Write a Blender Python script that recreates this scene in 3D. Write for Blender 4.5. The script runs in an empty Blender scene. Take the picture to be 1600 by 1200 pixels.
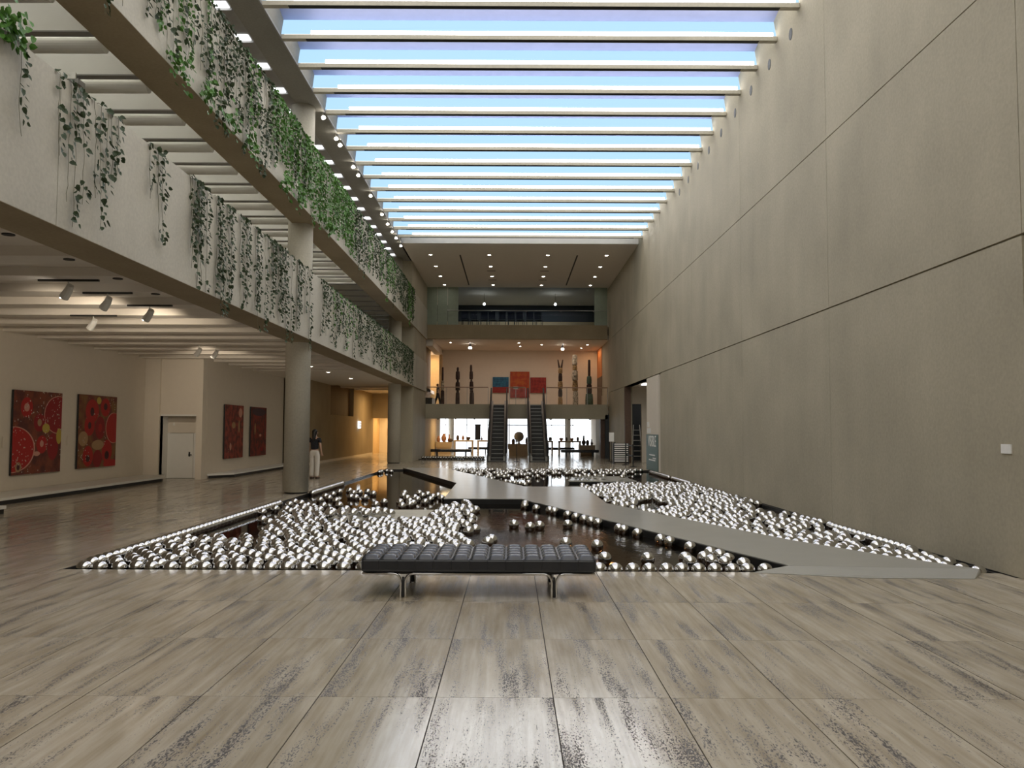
import bpy, bmesh, math, random
from mathutils import Vector, Matrix
random.seed(7)
R = math.radians
scn = bpy.context.scene
COL = scn.collection

# ---------------------------------------------------------------- camera
F, EYE, ROLL, PITCH = 1294.0, 1.6, R(0.25), math.atan(72 / 1294.0)

def ray(u, v):
    x, y = u - 800, v - 600
    c, s = math.cos(ROLL), math.sin(ROLL)
    x, y = c * x + s * y, -s * x + c * y
    d = (x / F, 1.0, -y / F)
    c, s = math.cos(PITCH), math.sin(PITCH)
    return Vector((d[0], d[1] * c - d[2] * s, d[1] * s + d[2] * c))

def onz(u, v, z=0.0):            # point of a photo direction on a level plane
    d = ray(u, v); t = (z - EYE) / d.z
    return Vector((d.x * t, d.y * t, z))

cam = bpy.data.objects.new('camera', bpy.data.cameras.new('camera'))
COL.objects.link(cam)
fw = ray(800, 600).normalized(); rt = (ray(801, 600) - ray(800, 600)).normalized(); up = rt.cross(fw)
m3 = Matrix((rt, up, -fw)).transposed()
cam.matrix_world = Matrix.Translation((0, 0, EYE)) @ m3.to_4x4()
cam.data.sensor_width = 36; cam.data.lens = 36 * F / 1600; cam.data.clip_end = 300
scn.camera = cam

# ---------------------------------------------------------------- world and exposure
wd = bpy.data.worlds.new('daylight'); scn.world = wd; wd.use_nodes = True
wd.node_tree.nodes['Background'].inputs[0].default_value = (0.86, 0.93, 1.0, 1)
wd.node_tree.nodes['Background'].inputs[1].default_value = 3.0
vs = scn.view_settings
vs.view_transform = 'Standard'; vs.look = 'None'; vs.gamma = 1; vs.use_curve_mapping = False
vs.exposure = 0.5
SKY_LAMP, SKY_PANEL, SKY_FILL = 9.0, .8, 1.55     # skylight strip lamps, blue daylight panels, added unseen fill panes

# ---------------------------------------------------------------- materials
MATS = {}
def nodes_of(name):
    m = bpy.data.materials.new(name); m.use_nodes = True
    nt = m.node_tree; b = nt.nodes['Principled BSDF']
    MATS[name] = m
    return m, nt, b
def N(nt, t, **kw):
    n = nt.nodes.new(t)
    for k, v in kw.items(): setattr(n, k, v)
    return n
def mat(name, col, rough=0.6, metal=0.0, spec=0.5, var=0.06, scale=6.0, bump=0.0, coat=0.0):
    m, nt, b = nodes_of(name)
    b.inputs['Roughness'].default_value = rough; b.inputs['Metallic'].default_value = metal
    b.inputs['Specular IOR Level'].default_value = spec; b.inputs['Coat Weight'].default_value = coat
    tc = N(nt, 'ShaderNodeTexCoord'); nz = N(nt, 'ShaderNodeTexNoise')
    nz.inputs['Scale'].default_value = scale; nz.inputs['Detail'].default_value = 5
    nt.links.new(tc.outputs['Object'], nz.inputs['Vector'])
    mr = N(nt, 'ShaderNodeMapRange'); mr.inputs[3].default_value = 1 - var * 2; mr.inputs[4].default_value = 1 + var * 2
    nt.links.new(nz.outputs['Fac'], mr.inputs[0])
    mx = N(nt, 'ShaderNodeVectorMath', operation='SCALE'); mx.inputs[0].default_value = col
    nt.links.new(mr.outputs[0], mx.inputs['Scale']); nt.links.new(mx.outputs[0], b.inputs['Base Color'])
    if bump:
        bp = N(nt, 'ShaderNodeBump'); bp.inputs['Strength'].default_value = bump; bp.inputs['Distance'].default_value = 0.01
        nt.links.new(nz.outputs['Fac'], bp.inputs['Height']); nt.links.new(bp.outputs[0], b.inputs['Normal'])
    return m
def emit(name, col, strength):
    m, nt, b = nodes_of(name)
    b.inputs['Base Color'].default_value = (0, 0, 0, 1)
    b.inputs['Emission Color'].default_value = (*col, 1); b.inputs['Emission Strength'].default_value = strength
    return m

def concrete(name, col, rough=0.75):
    m, nt, b = nodes_of(name)
    b.inputs['Roughness'].default_value = rough; b.inputs['Specular IOR Level'].default_value = 0.3
    g = N(nt, 'ShaderNodeNewGeometry')
    def noise(sc, scale, det):
        mp = N(nt, 'ShaderNodeMapping'); mp.inputs['Scale'].default_value = sc
        nt.links.new(g.outputs['Position'], mp.inputs['Vector'])
        n = N(nt, 'ShaderNodeTexNoise'); n.inputs['Scale'].default_value = scale; n.inputs['Detail'].default_value = det
        nt.links.new(mp.outputs[0], n.inputs['Vector']); return n
    big, streak, fine = noise((1, 1, 1), .55, 6), noise((1, 1, .12), 2.2, 4), noise((1, 1, 1), 22, 8)
    def rng(n, lo, hi, a=.3, c=.7):
        r = N(nt, 'ShaderNodeMapRange'); r.inputs[1].default_value = a; r.inputs[2].default_value = c
        r.inputs[3].default_value = lo; r.inputs[4].default_value = hi; nt.links.new(n.outputs['Fac'], r.inputs[0]); return r
    def mul(a, c):
        q = N(nt, 'ShaderNodeMath', operation='MULTIPLY'); nt.links.new(a.outputs[0], q.inputs[0]); nt.links.new(c.outputs[0], q.inputs[1]); return q
    f = mul(mul(rng(big, .88, 1.1), rng(streak, .965, 1.03)), rng(fine, .93, 1.06))
    v = N(nt, 'ShaderNodeVectorMath', operation='SCALE'); v.inputs[0].default_value = col
    nt.links.new(f.outputs[0], v.inputs['Scale']); nt.links.new(v.outputs[0], b.inputs['Base Color'])
    bp = N(nt, 'ShaderNodeBump'); bp.inputs['Strength'].default_value = .15; bp.inputs['Distance'].default_value = .01
    nt.links.new(fine.outputs['Fac'], bp.inputs['Height']); nt.links.new(bp.outputs[0], b.inputs['Normal'])
    return m

def travertine(name):
    m, nt, b = nodes_of(name)
    L = nt.links.new
    g = N(nt, 'ShaderNodeNewGeometry'); oi = N(nt, 'ShaderNodeObjectInfo')
    off = N(nt, 'ShaderNodeMath', operation='MULTIPLY'); off.inputs[1].default_value = 37.0; L(oi.outputs['Random'], off.inputs[0])
    cmb = N(nt, 'ShaderNodeCombineXYZ'); L(off.outputs[0], cmb.inputs['Z'])
    add = N(nt, 'ShaderNodeVectorMath', operation='ADD'); L(g.outputs['Position'], add.inputs[0]); L(cmb.outputs[0], add.inputs[1])
    def noise(sc, scale, det, src=add, ro=.55):
        mp = N(nt, 'ShaderNodeMapping'); mp.inputs['Scale'].default_value = sc; L(src.outputs[0], mp.inputs['Vector'])
        n = N(nt, 'ShaderNodeTexNoise'); n.inputs['Scale'].default_value = scale; n.inputs['Detail'].default_value = det
        n.inputs['Roughness'].default_value = ro; L(mp.outputs[0], n.inputs['Vector']); return n
    band = noise((1, .16, 1), 7.0, 5)
    pits = noise((1, .33, 1), 130, 4, ro=.62)
    area = noise((1, .09, 1), 9.5, 5)
    vein = noise((1, .035, 1), 30, 4)
    cr = N(nt, 'ShaderNodeValToRGB'); e = cr.color_ramp.elements
    e[0].position, e[0].color = .28, (.37, .31, .22, 1); e[1].position, e[1].color = .72, (.56, .50, .40, 1)
    vm = N(nt, 'ShaderNodeMath', operation='MULTIPLY_ADD'); vm.inputs[1].default_value = .55; L(vein.outputs['Fac'], vm.inputs[0]); L(band.outputs['Fac'], vm.inputs[2])
    vs_ = N(nt, 'ShaderNodeMath', operation='SUBTRACT'); L(vm.outputs[0], vs_.inputs[0]); vs_.inputs[1].default_value = .275; L(vs_.outputs[0], cr.inputs[0])
    a1 = N(nt, 'ShaderNodeMapRange'); a1.inputs[1].default_value = .40; a1.inputs[2].default_value = .66; L(area.outputs['Fac'], a1.inputs[0])
    th = N(nt, 'ShaderNodeMath', operation='MULTIPLY_ADD'); th.inputs[1].default_value = .24; th.inputs[2].default_value = 0; L(a1.outputs[0], th.inputs[0])
    sm = N(nt, 'ShaderNodeMath', operation='ADD'); L(pits.outputs['Fac'], sm.inputs[0]); L(th.outputs[0], sm.inputs[1])
    pm = N(nt, 'ShaderNodeMapRange'); pm.inputs[1].default_value = .688; pm.inputs[2].default_value = .73; L(sm.outputs[0], pm.inputs[0])
    mx = N(nt, 'ShaderNodeMix', data_type='RGBA'); L(pm.outputs[0], mx.inputs[0]); L(cr.outputs[0], mx.inputs[6]); mx.inputs[7].default_value = (.075, .062, .05, 1)
    tint = N(nt, 'ShaderNodeMapRange'); tint.inputs[3].default_value = .95; tint.inputs[4].default_value = 1.05; L(oi.outputs['Random'], tint.inputs[0])
    v = N(nt, 'ShaderNodeVectorMath', operation='SCALE'); L(mx.outputs[2], v.inputs[0]); L(tint.outputs[0], v.inputs['Scale'])
    L(v.outputs[0], b.inputs['Base Color']); b.inputs['Specular IOR Level'].default_value = .85
    rr = N(nt, 'ShaderNodeMapRange'); rr.inputs[3].default_value = .15; rr.inputs[4].default_value = .6; L(pm.outputs[0], rr.inputs[0]); L(rr.outputs[0], b.inputs['Roughness'])
    bp = N(nt, 'ShaderNodeBump', invert=True); bp.inputs['Strength'].default_value = .25; bp.inputs['Distance'].default_value = .003
    L(pm.outputs[0], bp.inputs['Height']); L(bp.outputs[0], b.inputs['Normal'])
    return m

def glass(name, tint=(1, 1, 1), ior=1.45):
    m, nt, b = nodes_of(name); nt.nodes.remove(b)
    tr = N(nt, 'ShaderNodeBsdfTransparent'); tr.inputs[0].default_value = (*tint, 1)
    gl = N(nt, 'ShaderNodeBsdfGlossy'); gl.inputs['Roughness'].default_value = .02
    fr = N(nt, 'ShaderNodeFresnel'); fr.inputs['IOR'].default_value = ior
    mx = N(nt, 'ShaderNodeMixShader'); L = nt.links.new
    L(fr.outputs[0], mx.inputs[0]); L(tr.outputs[0], mx.inputs[1]); L(gl.outputs[0], mx.inputs[2])
    L(mx.outputs[0], nt.nodes['Material Output'].inputs[0])
    return m, nt, gl, fr

def water(name):
    m, nt, gl, fr = glass(name, (.50, .36, .24), 1.33)
    L = nt.links.new
    gl.inputs['Roughness'].default_value = .015
    g = N(nt, 'ShaderNodeNewGeometry'); mp = N(nt, 'ShaderNodeMapping'); mp.inputs['Scale'].default_value = (1.3, .8, 1)
    L(g.outputs['Position'], mp.inputs[0])
    nz = N(nt, 'ShaderNodeTexNoise'); nz.inputs['Scale'].default_value = 8; nz.inputs['Detail'].default_value = 4; L(mp.outputs[0], nz.inputs[0])
    fine = N(nt, 'ShaderNodeTexNoise'); fine.inputs['Scale'].default_value = 22; fine.inputs['Detail'].default_value = 3; L(g.outputs['Position'], fine.inputs[0])
    # a bubbling inlet roughens the water around it
    d = N(nt, 'ShaderNodeVectorMath', operation='DISTANCE'); L(g.outputs['Position'], d.inputs[0]); d.inputs[1].default_value = (-.55, 13.0, -.06)
    k = N(nt, 'ShaderNodeMapRange'); k.inputs[1].default_value = .25; k.inputs[2].default_value = 1.1; k.inputs[3].default_value = 1; k.inputs[4].default_value = 0; L(d.outputs['Value'], k.inputs[0])
    d2 = N(nt, 'ShaderNodeVectorMath', operation='DISTANCE'); L(g.outputs['Position'], d2.inputs[0]); d2.inputs[1].default_value = (.3, 13.2, -.06)
    k2 = N(nt, 'ShaderNodeMapRange'); k2.inputs[1].default_value = 1.0; k2.inputs[2].default_value = 4.0; k2.inputs[3].default_value = .35; k2.inputs[4].default_value = .03; L(d2.outputs['Value'], k2.inputs[0])
    s = N(nt, 'ShaderNodeMath', operation='MULTIPLY'); L(fine.outputs['Fac'], s.inputs[0]); L(k.outputs[0], s.inputs[1])
    s2 = N(nt, 'ShaderNodeMath', operation='MULTIPLY'); L(nz.outputs['Fac'], s2.inputs[0]); L(k2.outputs[0], s2.inputs[1])
    s3 = N(nt, 'ShaderNodeMath', operation='ADD'); L(s.outputs[0], s3.inputs[0]); L(s2.outputs[0], s3.inputs[1])
    bp = N(nt, 'ShaderNodeBump'); bp.inputs['Strength'].default_value = .8; bp.inputs['Distance'].default_value = .03
    L(s3.outputs[0], bp.inputs['Height']); L(bp.outputs[0], gl.inputs['Normal']); L(bp.outputs[0], fr.inputs['Normal'])
    return m

def painting(name, base, base2, blobs, nscale=5.0, dots=0.0):
    """generic abstract canvas: noise ground with flat painted ovals (local y,z fractions)"""
    m, nt, b = nodes_of(name); L = nt.links.new
    b.inputs['Roughness'].default_value = .6
    tc = N(nt, 'ShaderNodeTexCoord'); sp = N(nt, 'ShaderNodeSeparateXYZ'); L(tc.outputs['Generated'], sp.inputs[0])
    nz = N(nt, 'ShaderNodeTexNoise'); nz.inputs['Scale'].default_value = nscale; nz.inputs['Detail'].default_value = 6; L(tc.outputs['Generated'], nz.inputs[0])
    cr = N(nt, 'ShaderNodeValToRGB'); cr.color_ramp.elements[0].position = .4; cr.color_ramp.elements[1].position = .6
    cr.color_ramp.elements[0].color = (*base, 1); cr.color_ramp.elements[1].color = (*base2, 1); L(nz.outputs['Fac'], cr.inputs[0])
    cur = cr.outputs[0]
    for (cy, cz, ry, rz, col) in blobs:
        def sq(out, c, r):
            a = N(nt, 'ShaderNodeMath', operation='SUBTRACT'); L(out, a.inputs[0]); a.inputs[1].default_value = c
            d = N(nt, 'ShaderNodeMath', operation='DIVIDE'); L(a.outputs[0], d.inputs[0]); d.inputs[1].default_value = r
            p = N(nt, 'ShaderNodeMath', operation='MULTIPLY'); L(d.outputs[0], p.inputs[0]); L(d.outputs[0], p.inputs[1]); return p.outputs[0]
        s = N(nt, 'ShaderNodeMath', operation='ADD'); L(sq(sp.outputs['Y'], cy, ry), s.inputs[0]); L(sq(sp.outputs['Z'], cz, rz), s.inputs[1])
        lt = N(nt, 'ShaderNodeMath', operation='LESS_THAN'); L(s.outputs[0], lt.inputs[0]); lt.inputs[1].default_value = 1
        mx = N(nt, 'ShaderNodeMix', data_type='RGBA'); L(lt.outputs[0], mx.inputs[0]); L(cur, mx.inputs[6]); mx.inputs[7].default_value = (*col, 1)
        cur = mx.outputs[2]
    if dots:
        vo = N(nt, 'ShaderNodeTexVoronoi'); vo.inputs['Scale'].default_value = 26; L(tc.outputs['Generated'], vo.inputs[0])
        lt = N(nt, 'ShaderNodeMath', operation='LESS_THAN'); L(vo.outputs['Distance'], lt.inputs[0]); lt.inputs[1].default_value = .22
        n2 = N(nt, 'ShaderNodeTexNoise'); n2.inputs['Scale'].default_value = 3.1; L(tc.outputs['Generated'], n2.inputs[0])
        gt = N(nt, 'ShaderNodeMath', operation='GREATER_THAN'); L(n2.outputs['Fac'], gt.inputs[0]); gt.inputs[1].default_value = 1 - dots
        mm = N(nt, 'ShaderNodeMath', operation='MULTIPLY'); L(lt.outputs[0], mm.inputs[0]); L(gt.outputs[0], mm.inputs[1])
        mx = N(nt, 'ShaderNodeMix', data_type='RGBA'); L(mm.outputs[0], mx.inputs[0]); L(cur, mx.inputs[6]); mx.inputs[7].default_value = (.6, .5, .4, 1)
        cur = mx.outputs[2]
    L(cur, b.inputs['Base Color'])
    return m

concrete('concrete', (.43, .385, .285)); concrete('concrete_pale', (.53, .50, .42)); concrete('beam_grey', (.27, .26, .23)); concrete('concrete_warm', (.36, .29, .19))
mat('plaster', (.74, .67, .57), .8, var=.02); mat('white_paint', (.80, .79, .75), .6, var=.015)
mat('hood_shade', (.36, .38, .58), .6, var=.03); mat('ceiling_white', (.78, .72, .64), .8, var=.02)  # lavender hood colour paints the dimmer, bluish light inside the scoops
travertine('travertine'); mat('grout', (.06, .052, .045), .9)
mat('path_grey', (.40, .395, .36), .2, var=.03, scale=2, spec=.5)
mat('basin', (.05, .03, .018), .8); mat('kerb_black', (.012, .012, .012), .35)
water('water'); glass('clear_glass'); glass('dark_glass', (.62, .68, .74), 1.14)
mat('steel_mirror', (.66, .655, .64), .03, 1.0, var=.01); mat('chrome', (.75, .75, .76), .08, 1.0, var=.01)
mat('leather_black', (.013, .016, .024), .27, spec=.75, scale=60, var=.05, bump=.03)
mat('black_matt', (.015, .015, .016), .6); mat('dark_metal', (.05, .05, .05), .4, .6); mat('steel_dull', (.35, .35, .34), .35, 1.0)
mat('leaf_dark', (.026, .050, .014), .55, var=.3, scale=3); mat('leaf_green', (.07, .19, .025), .42, var=.3, scale=3)
mat('stem', (.10, .10, .05), .8)
mat('wood_pale', (.55, .42, .28), .5); mat('wood_dark', (.09, .05, .03), .6, var=.25, scale=14); mat('clay', (.42, .20, .11), .7, var=.2)
mat('stone_pale', (.55, .5, .43), .7, var=.15); mat('rail_wood', (.38, .26, .18), .5)
mat('skin', (.52, .32, .23), .55); mat('hair_black', (.01, .009, .008), .4); mat('hair_brown', (.16, .09, .04), .5)
mat('cloth_black', (.012, .013, .018), .8); mat('cloth_navy', (.012, .02, .05), .8); mat('cloth_white', (.68, .64, .58), .8); mat('cloth_rose', (.45, .27, .25), .8); mat('cloth_grey', (.06, .06, .07), .8)
mat('sign_green', (.035, .09, .06), .5); mat('paper_white', (.85, .84, .8), .6); mat('shoe', (.05, .03, .02), .5)
mat('orange_lit_wall', (.55, .20, .06), .7); mat('yellow_wall', (.62, .45, .24), .8); mat('panel_green', (.30, .36, .29), .4); mat('umber_panel', (.12, .08, .05), .7)
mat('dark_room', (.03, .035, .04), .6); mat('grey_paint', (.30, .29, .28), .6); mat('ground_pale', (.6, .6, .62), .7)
emit('skylamp', (1.0, .98, .95), SKY_LAMP); emit('skyfill', (1.0, .965, .89), SKY_FILL); emit('skypanel', (.44, .70, 1.0), SKY_PANEL)
emit('uplight', (1.0, .98, .90), 5.0); emit('strip_white', (.95, .98, 1.0), 3.0); emit('lamp_white', (1, .93, .82), 40.0); emit('lamp_warm', (1, .62, .28), 9.0)
emit('room_glow', (.9, .95, 1.0), 1.2); emit('sign_lit', (.9, .95, 1.0), 1.6); emit('pond_lamp', (1.0, .62, .3), 14.0)

ORD = 'first second third fourth fifth sixth seventh eighth ninth tenth eleventh twelfth thirteenth fourteenth fifteenth sixteenth seventeenth eighteenth nineteenth twentieth'.split()
def nth(k):
    return ORD[k] if k < 20 else '%d%s' % (k + 1, {1: 'st', 2: 'nd', 3: 'rd'}.get((k + 1) % 10, 'th') if (k + 1) % 100 not in (11, 12, 13) else 'th')
# ---------------------------------------------------------------- mesh helpers
class MB:
    def __init__(s): s.v = []; s.f = []
    def box(s, x0, x1, y0, y1, z0, z1):
        b = len(s.v)
        s.v += [(x, y, z) for z in (z0, z1) for y in (y0, y1) for x in (x0, x1)]
        s.f += [tuple(b + i for i in q) for q in ((0, 2, 3, 1), (4, 5, 7, 6), (0, 1, 5, 4), (2, 6, 7, 3), (0, 4, 6, 2), (1, 3, 7, 5))]
        return s
    def quad(s, *p):
        b = len(s.v); s.v += [tuple(q) for q in p]; s.f.append(tuple(range(b, b + len(p)))); return s
    def prism(s, poly, z0, z1, axis='z'):
        """polygon extruded: axis z -> (x,y) polygon; axis x -> (y,z) polygon"""
        b = len(s.v); n = len(poly)
        mk = (lambda p, t: (p[0], p[1], t)) if axis == 'z' else (lambda p, t: (t, p[0], p[1]))
        s.v += [mk(p, z0) for p in poly] + [mk(p, z1) for p in poly]
        s.f.append(tuple(range(b + n - 1, b - 1, -1))); s.f.append(tuple(range(b + n, b + 2 * n)))
        for i in range(n): j = (i + 1) % n; s.f.append((b + i, b + j, b + n + j, b + n + i))
        return s
    def lathe(s, prof, n=16, c=(0, 0, 0), cap=True):
        b = len(s.v)
        for r, z in prof:
            for i in range(n):
                a = 2 * math.pi * i / n; s.v.append((c[0] + r * math.cos(a), c[1] + r * math.sin(a), c[2] + z))
        for k in range(len(prof) - 1):
            for i in range(n): j = (i + 1) % n; s.f.append((b + k * n + i, b + k * n + j, b + (k + 1) * n + j, b + (k + 1) * n + i))
        if cap:
            s.f.append(tuple(b + i for i in range(n - 1, -1, -1))); e = b + (len(prof) - 1) * n; s.f.append(tuple(e + i for i in range(n)))
        return s
    def tube(s, pts, r, n=8):
        b = len(s.v); P = [Vector(p) for p in pts]; rr = r if isinstance(r, (list, tuple)) else [r] * len(P)
        ref = None
        for k, p in enumerate(P):
            t = (P[min(k + 1, len(P) - 1)] - P[max(k - 1, 0)]).normalized()
            if ref is None: ref = t.orthogonal().normalized()
            a = (ref - t * ref.dot(t)).normalized(); ref = a; c = t.cross(a)
            for i in range(n):
                q = 2 * math.pi * i / n; s.v.append(tuple(p + (a * math.cos(q) + c * math.sin(q)) * rr[k]))
        for k in range(len(P) - 1):
            for i in range(n): j = (i + 1) % n; s.f.append((b + k * n + i, b + k * n + j, b + (k + 1) * n + j, b + (k + 1) * n + i))
        s.f.append(tuple(b + i for i in range(n - 1, -1, -1))); e = b + (len(P) - 1) * n; s.f.append(tuple(e + i for i in range(n)))
        return s
    def mesh(s, name, m, smooth=False):
        me = bpy.data.meshes.new(name); me.from_pydata(s.v, [], s.f); me.update()
        for k in (m if isinstance(m, (list, tuple)) else [m]): me.materials.append(MATS[k])
        if smooth: me.polygons.foreach_set('use_smooth', [True] * len(me.polygons))
        return me
    def build(s, name, m, parent=None, smooth=False, bevel=0, **kw):
        return link(name, s.mesh(name, m, smooth), parent, bevel=bevel, **kw)

def link(name, me, parent=None, loc=None, bevel=0, label=None, cat=None, group=None, kind=None):
    o = bpy.data.objects.new(name, me); COL.objects.link(o)
    if parent is not None: o.parent = parent
    if loc is not None: o.location = loc
    if bevel:
        md = o.modifiers.new('bevel', 'BEVEL'); md.width = bevel; md.segments = 2; md.limit_method = 'ANGLE'
    tag(o, label, cat, group, kind); return o
def tag(o, label=None, cat=None, group=None, kind=None):
    if label: o['label'] = label
    if cat: o['category'] = cat
    if group: o['group'] = group
    if kind: o['kind'] = kind
    return o
def empty(name, loc, label=None, cat=None, group=None, rz=0, kind=None):
    o = link(name, None, None, loc, 0, label, cat, group, kind); o.rotation_euler.z = rz; o.empty_display_size = .2; return o
def box(name, x0, x1, y0, y1, z0, z1, m, parent=None, **kw): return MB().box(x0, x1, y0, y1, z0, z1).build(name, m, parent, **kw)
def struct(o): o['kind'] = 'structure'; return o
def dup(o, parent=None, loc=None):
    c = o.copy(); COL.objects.link(c); c.parent = parent
    if loc is not None: c.location = loc
    for ch in list(o.children): dup(ch, c)
    return c

# ---------------------------------------------------------------- building constants
M = 1.385                                   # ceiling and floor module
XR, XL, YF = 5.58, -4.9, 47.5               # concrete wall, parapet face, far bridge face
ZA, ZB, ZC = 3.77, 6.80, 9.85               # wall joints / soffits / roof beams
WATER, BRIDGE, BALL = -.06, .06, .089
JY = [8.97 + 5.54 * k for k in range(-3, 8)]  # wall joint positions along the hall

# ---------------------------------------------------------------- pond and floor
LP = [(-5.1, 9.52), (2.80, 9.52), (3.2, 9.62), (.80, 17.0), (.22, 18.7), (-1.52, 18.7), (-1.6, 24.2), (-4.4, 33.7), (-5.1, 33.7)]
RP = [(5.55, 9.5), (5.3, 9.42), (4.75, 10.3), (3.98, 11.85), (2.98, 14.8), (2.02, 17.7), (1.98, 22.8), (.37, 22.8), (-2.72, 33.7), (5.55, 33.7)]
ZIG = [(2.86, 9.62), (3.2, 9.62), (5.28, 9.44), (4.75, 10.3), (3.98, 11.85), (2.98, 14.8), (2.02, 17.7), (1.98, 22.8), (.37, 22.8), (-2.72, 33.7), (-4.4, 33.7), (-1.6, 24.2), (-1.52, 18.7), (.22, 18.7), (.80, 17.0), (3.2, 9.62)]

fl = MB()
fl.box(-12.5, 6.0, -7, .9, -.3, 0)
fl.box(-12.5, -5.1, 16.14, 66, -.3, 0); fl.box(-5.1, 9.5, 33.7, 66, -.3, 0)
floor = struct(fl.build('floor', 'travertine'))
tag(floor, 'polished travertine floor of the hall')
gb = MB(); gb.box(-12.5, 6.9, .9, 9.515, -.3, -.007); gb.box(-12.5, -5.105, 9.515, 16.14, -.3, -.007)
gb.build('floor_bed', 'grout', floor)
tile_me = {}
def tile(x0, x1, y0, y1):
    g = .0035; key = (round(x1 - x0, 3), round(y1 - y0, 3))
    if key not in tile_me:
        tile_me[key] = MB().box(g, key[0] - g, .0015, key[1] - .0015, -.02, 0).mesh('floor_tile', 'travertine')
    link('floor_tile', tile_me[key], floor, (x0, y0, 0))
ys = [.905 + M * k for k in range(12)]
xs = [.255 + .703 * k for k in range(-17, 8)]
for k in range(len(ys) - 1):
    y0, y1 = ys[k], ys[k + 1]
    if y0 < 9.2:
        for a, b in zip(xs, xs[1:] + [6.8]):
            if b > -.68 * y1 - 2.2: tile(a, b, y0, y1)
    else:
        for a, b in zip(xs, xs[1:]):
            if b <= -5.3: tile(a, b, y0, y1)
        tile(-5.369 if -5.369 > -5.4 else -5.4, -5.11, y0, y1)
for a, b in zip(xs, xs[1:] + [5.55]):
    if b > -5.0: tile(max(a, -5.1), b, 9.215, 9.515)

struct(box('light_seal_slab', -14, 12, -8, 66, -.9, -.5, 'basin'))  # unseen slab added to keep sky light from leaking in below
struct(box('wall_pond_right', 5.6, 6.0, 8.97, 34, -.5, 0, 'kerb_black'))
struct(MB().prism([(-5.1, 9.5), (5.6, 9.35), (5.6, 33.72), (-5.1, 33.72)], -.5, -.36).build('pond_basin', 'basin'))
w = struct(MB().quad((-5.1, 9.51, WATER), (5.58, 9.4, WATER), (5.58, 33.7, WATER), (-5.1, 33.7, WATER)).build('pond_water', 'water'))
tag(w, 'dark brown still water of the indoor pond', 'water')
kb = MB()
kb.box(-5.115, -5.095, 9.5, 33.7, -.4, -.004); kb.box(-5.1, 2.85, 9.5, 9.53, -.4, -.004)
kb.box(-5.1, 5.58, 33.69, 33.72, -.4, -.004); kb.box(5.52, 5.60, 9.42, 33.7, -.4, -.01)
struct(kb.build('pond_kerb', 'kerb_black'))
br = MB().prism(ZIG[1:], BRIDGE - .02, BRIDGE)
bridge = struct(br.build('bridge_path', 'path_grey')); tag(bridge, 'smooth grey footbridge zigzagging across the pond')
bk = MB()
for a, b in zip(ZIG[1:], ZIG[2:] + ZIG[1:2]):        # black sides of the footbridge
    bk.quad((a[0], a[1], -.4), (b[0], b[1], -.4), (b[0], b[1], BRIDGE - .012), (a[0], a[1], BRIDGE - .012))
bk.build('bridge_side', 'kerb_black', bridge)
rp = MB(); P = [(2.74, 9.47, .006), (3.86, 9.14, .006), (5.05, 9.12, .006), (5.29, 9.43, .04), (5.28, 9.44, BRIDGE), (3.2, 9.63, BRIDGE)]
rp.v = P + [(x, y, -.004) for x, y, z in P]; rp.f = [(0, 1, 2, 5), (2, 3, 4, 5)] + [(i, i + 6, (i + 1) % 6 + 6, (i + 1) % 6) for i in range(6)]
rp.build('entry_ramp', 'path_grey', bridge)
# small concrete islands in the ponds
isl = struct(MB().prism([(-3.3, 14.9), (-1.6, 14.9), (-1.45, 16.9), (-3.3, 16.9)], -.4, -.02).build('island_slab', 'concrete_pale'))
tag(isl, 'pale concrete slab standing in the pond, amid the packed balls')
isl2 = struct(MB().prism([(1.75, 25.9), (3.9, 25.9), (3.75, 28.4), (2.2, 28.4)], -.0, .04).build('island_slab', 'path_grey'))
tag(isl2, 'grey platform in the far pond beyond the footbridge')
MB().prism([(1.8, 25.95), (3.85, 25.95), (3.7, 28.35), (2.25, 28.35)], -.4, 0).build('island_base', 'kerb_black', isl2)

# ---------------------------------------------------------------- right concrete wall
wr = MB(); wr.box(5.62, 6.0, 8.97, 31.13, 0, 12); wr.box(5.62, 6.0, 41.3, YF + 8, 0, 12); wr.box(5.62, 6.0, 31.13, 41.3, ZA + .02, 12); wr.box(5.62, 6.0, -7, 8.97, ZA + .02, 12)
wr = struct(wr.build('wall_right', 'concrete')); tag(wr, 'tall board-marked concrete wall of large panels')
pan = {}
for zi, (z0, z1) in enumerate(((0.0, ZA), (ZA, ZB), (ZB, 11.6))):
    for y0, y1 in zip(JY, JY[1:]):
        if y1 < 0: continue
        y1 = min(y1, YF + 4)
        if y0 >= y1: continue
        if zi == 0 and (y1 <= 8.98 or y0 > 31): continue
        t = .013 if zi == 0 else .006
        p = box('panel', 5.58, 5.621, y0 + .006, y1 - .006, z0 + (.004 if zi == 0 else .013), z1 - t, 'concrete', wr)
box('panel', 5.58, 5.621, 41.3, YF + 4, .004, ZA - .013, 'concrete', wr)
for k in range(9):
    y = 16.25 + M * k
    MB().prism([(y + .10 * math.cos(a), 9.58 + .12 * math.sin(a)) for a in [i * math.pi / 6 for i in range(12)]], 5.572, 5.60, 'x').build('air_hole', 'black_matt', wr)
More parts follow.
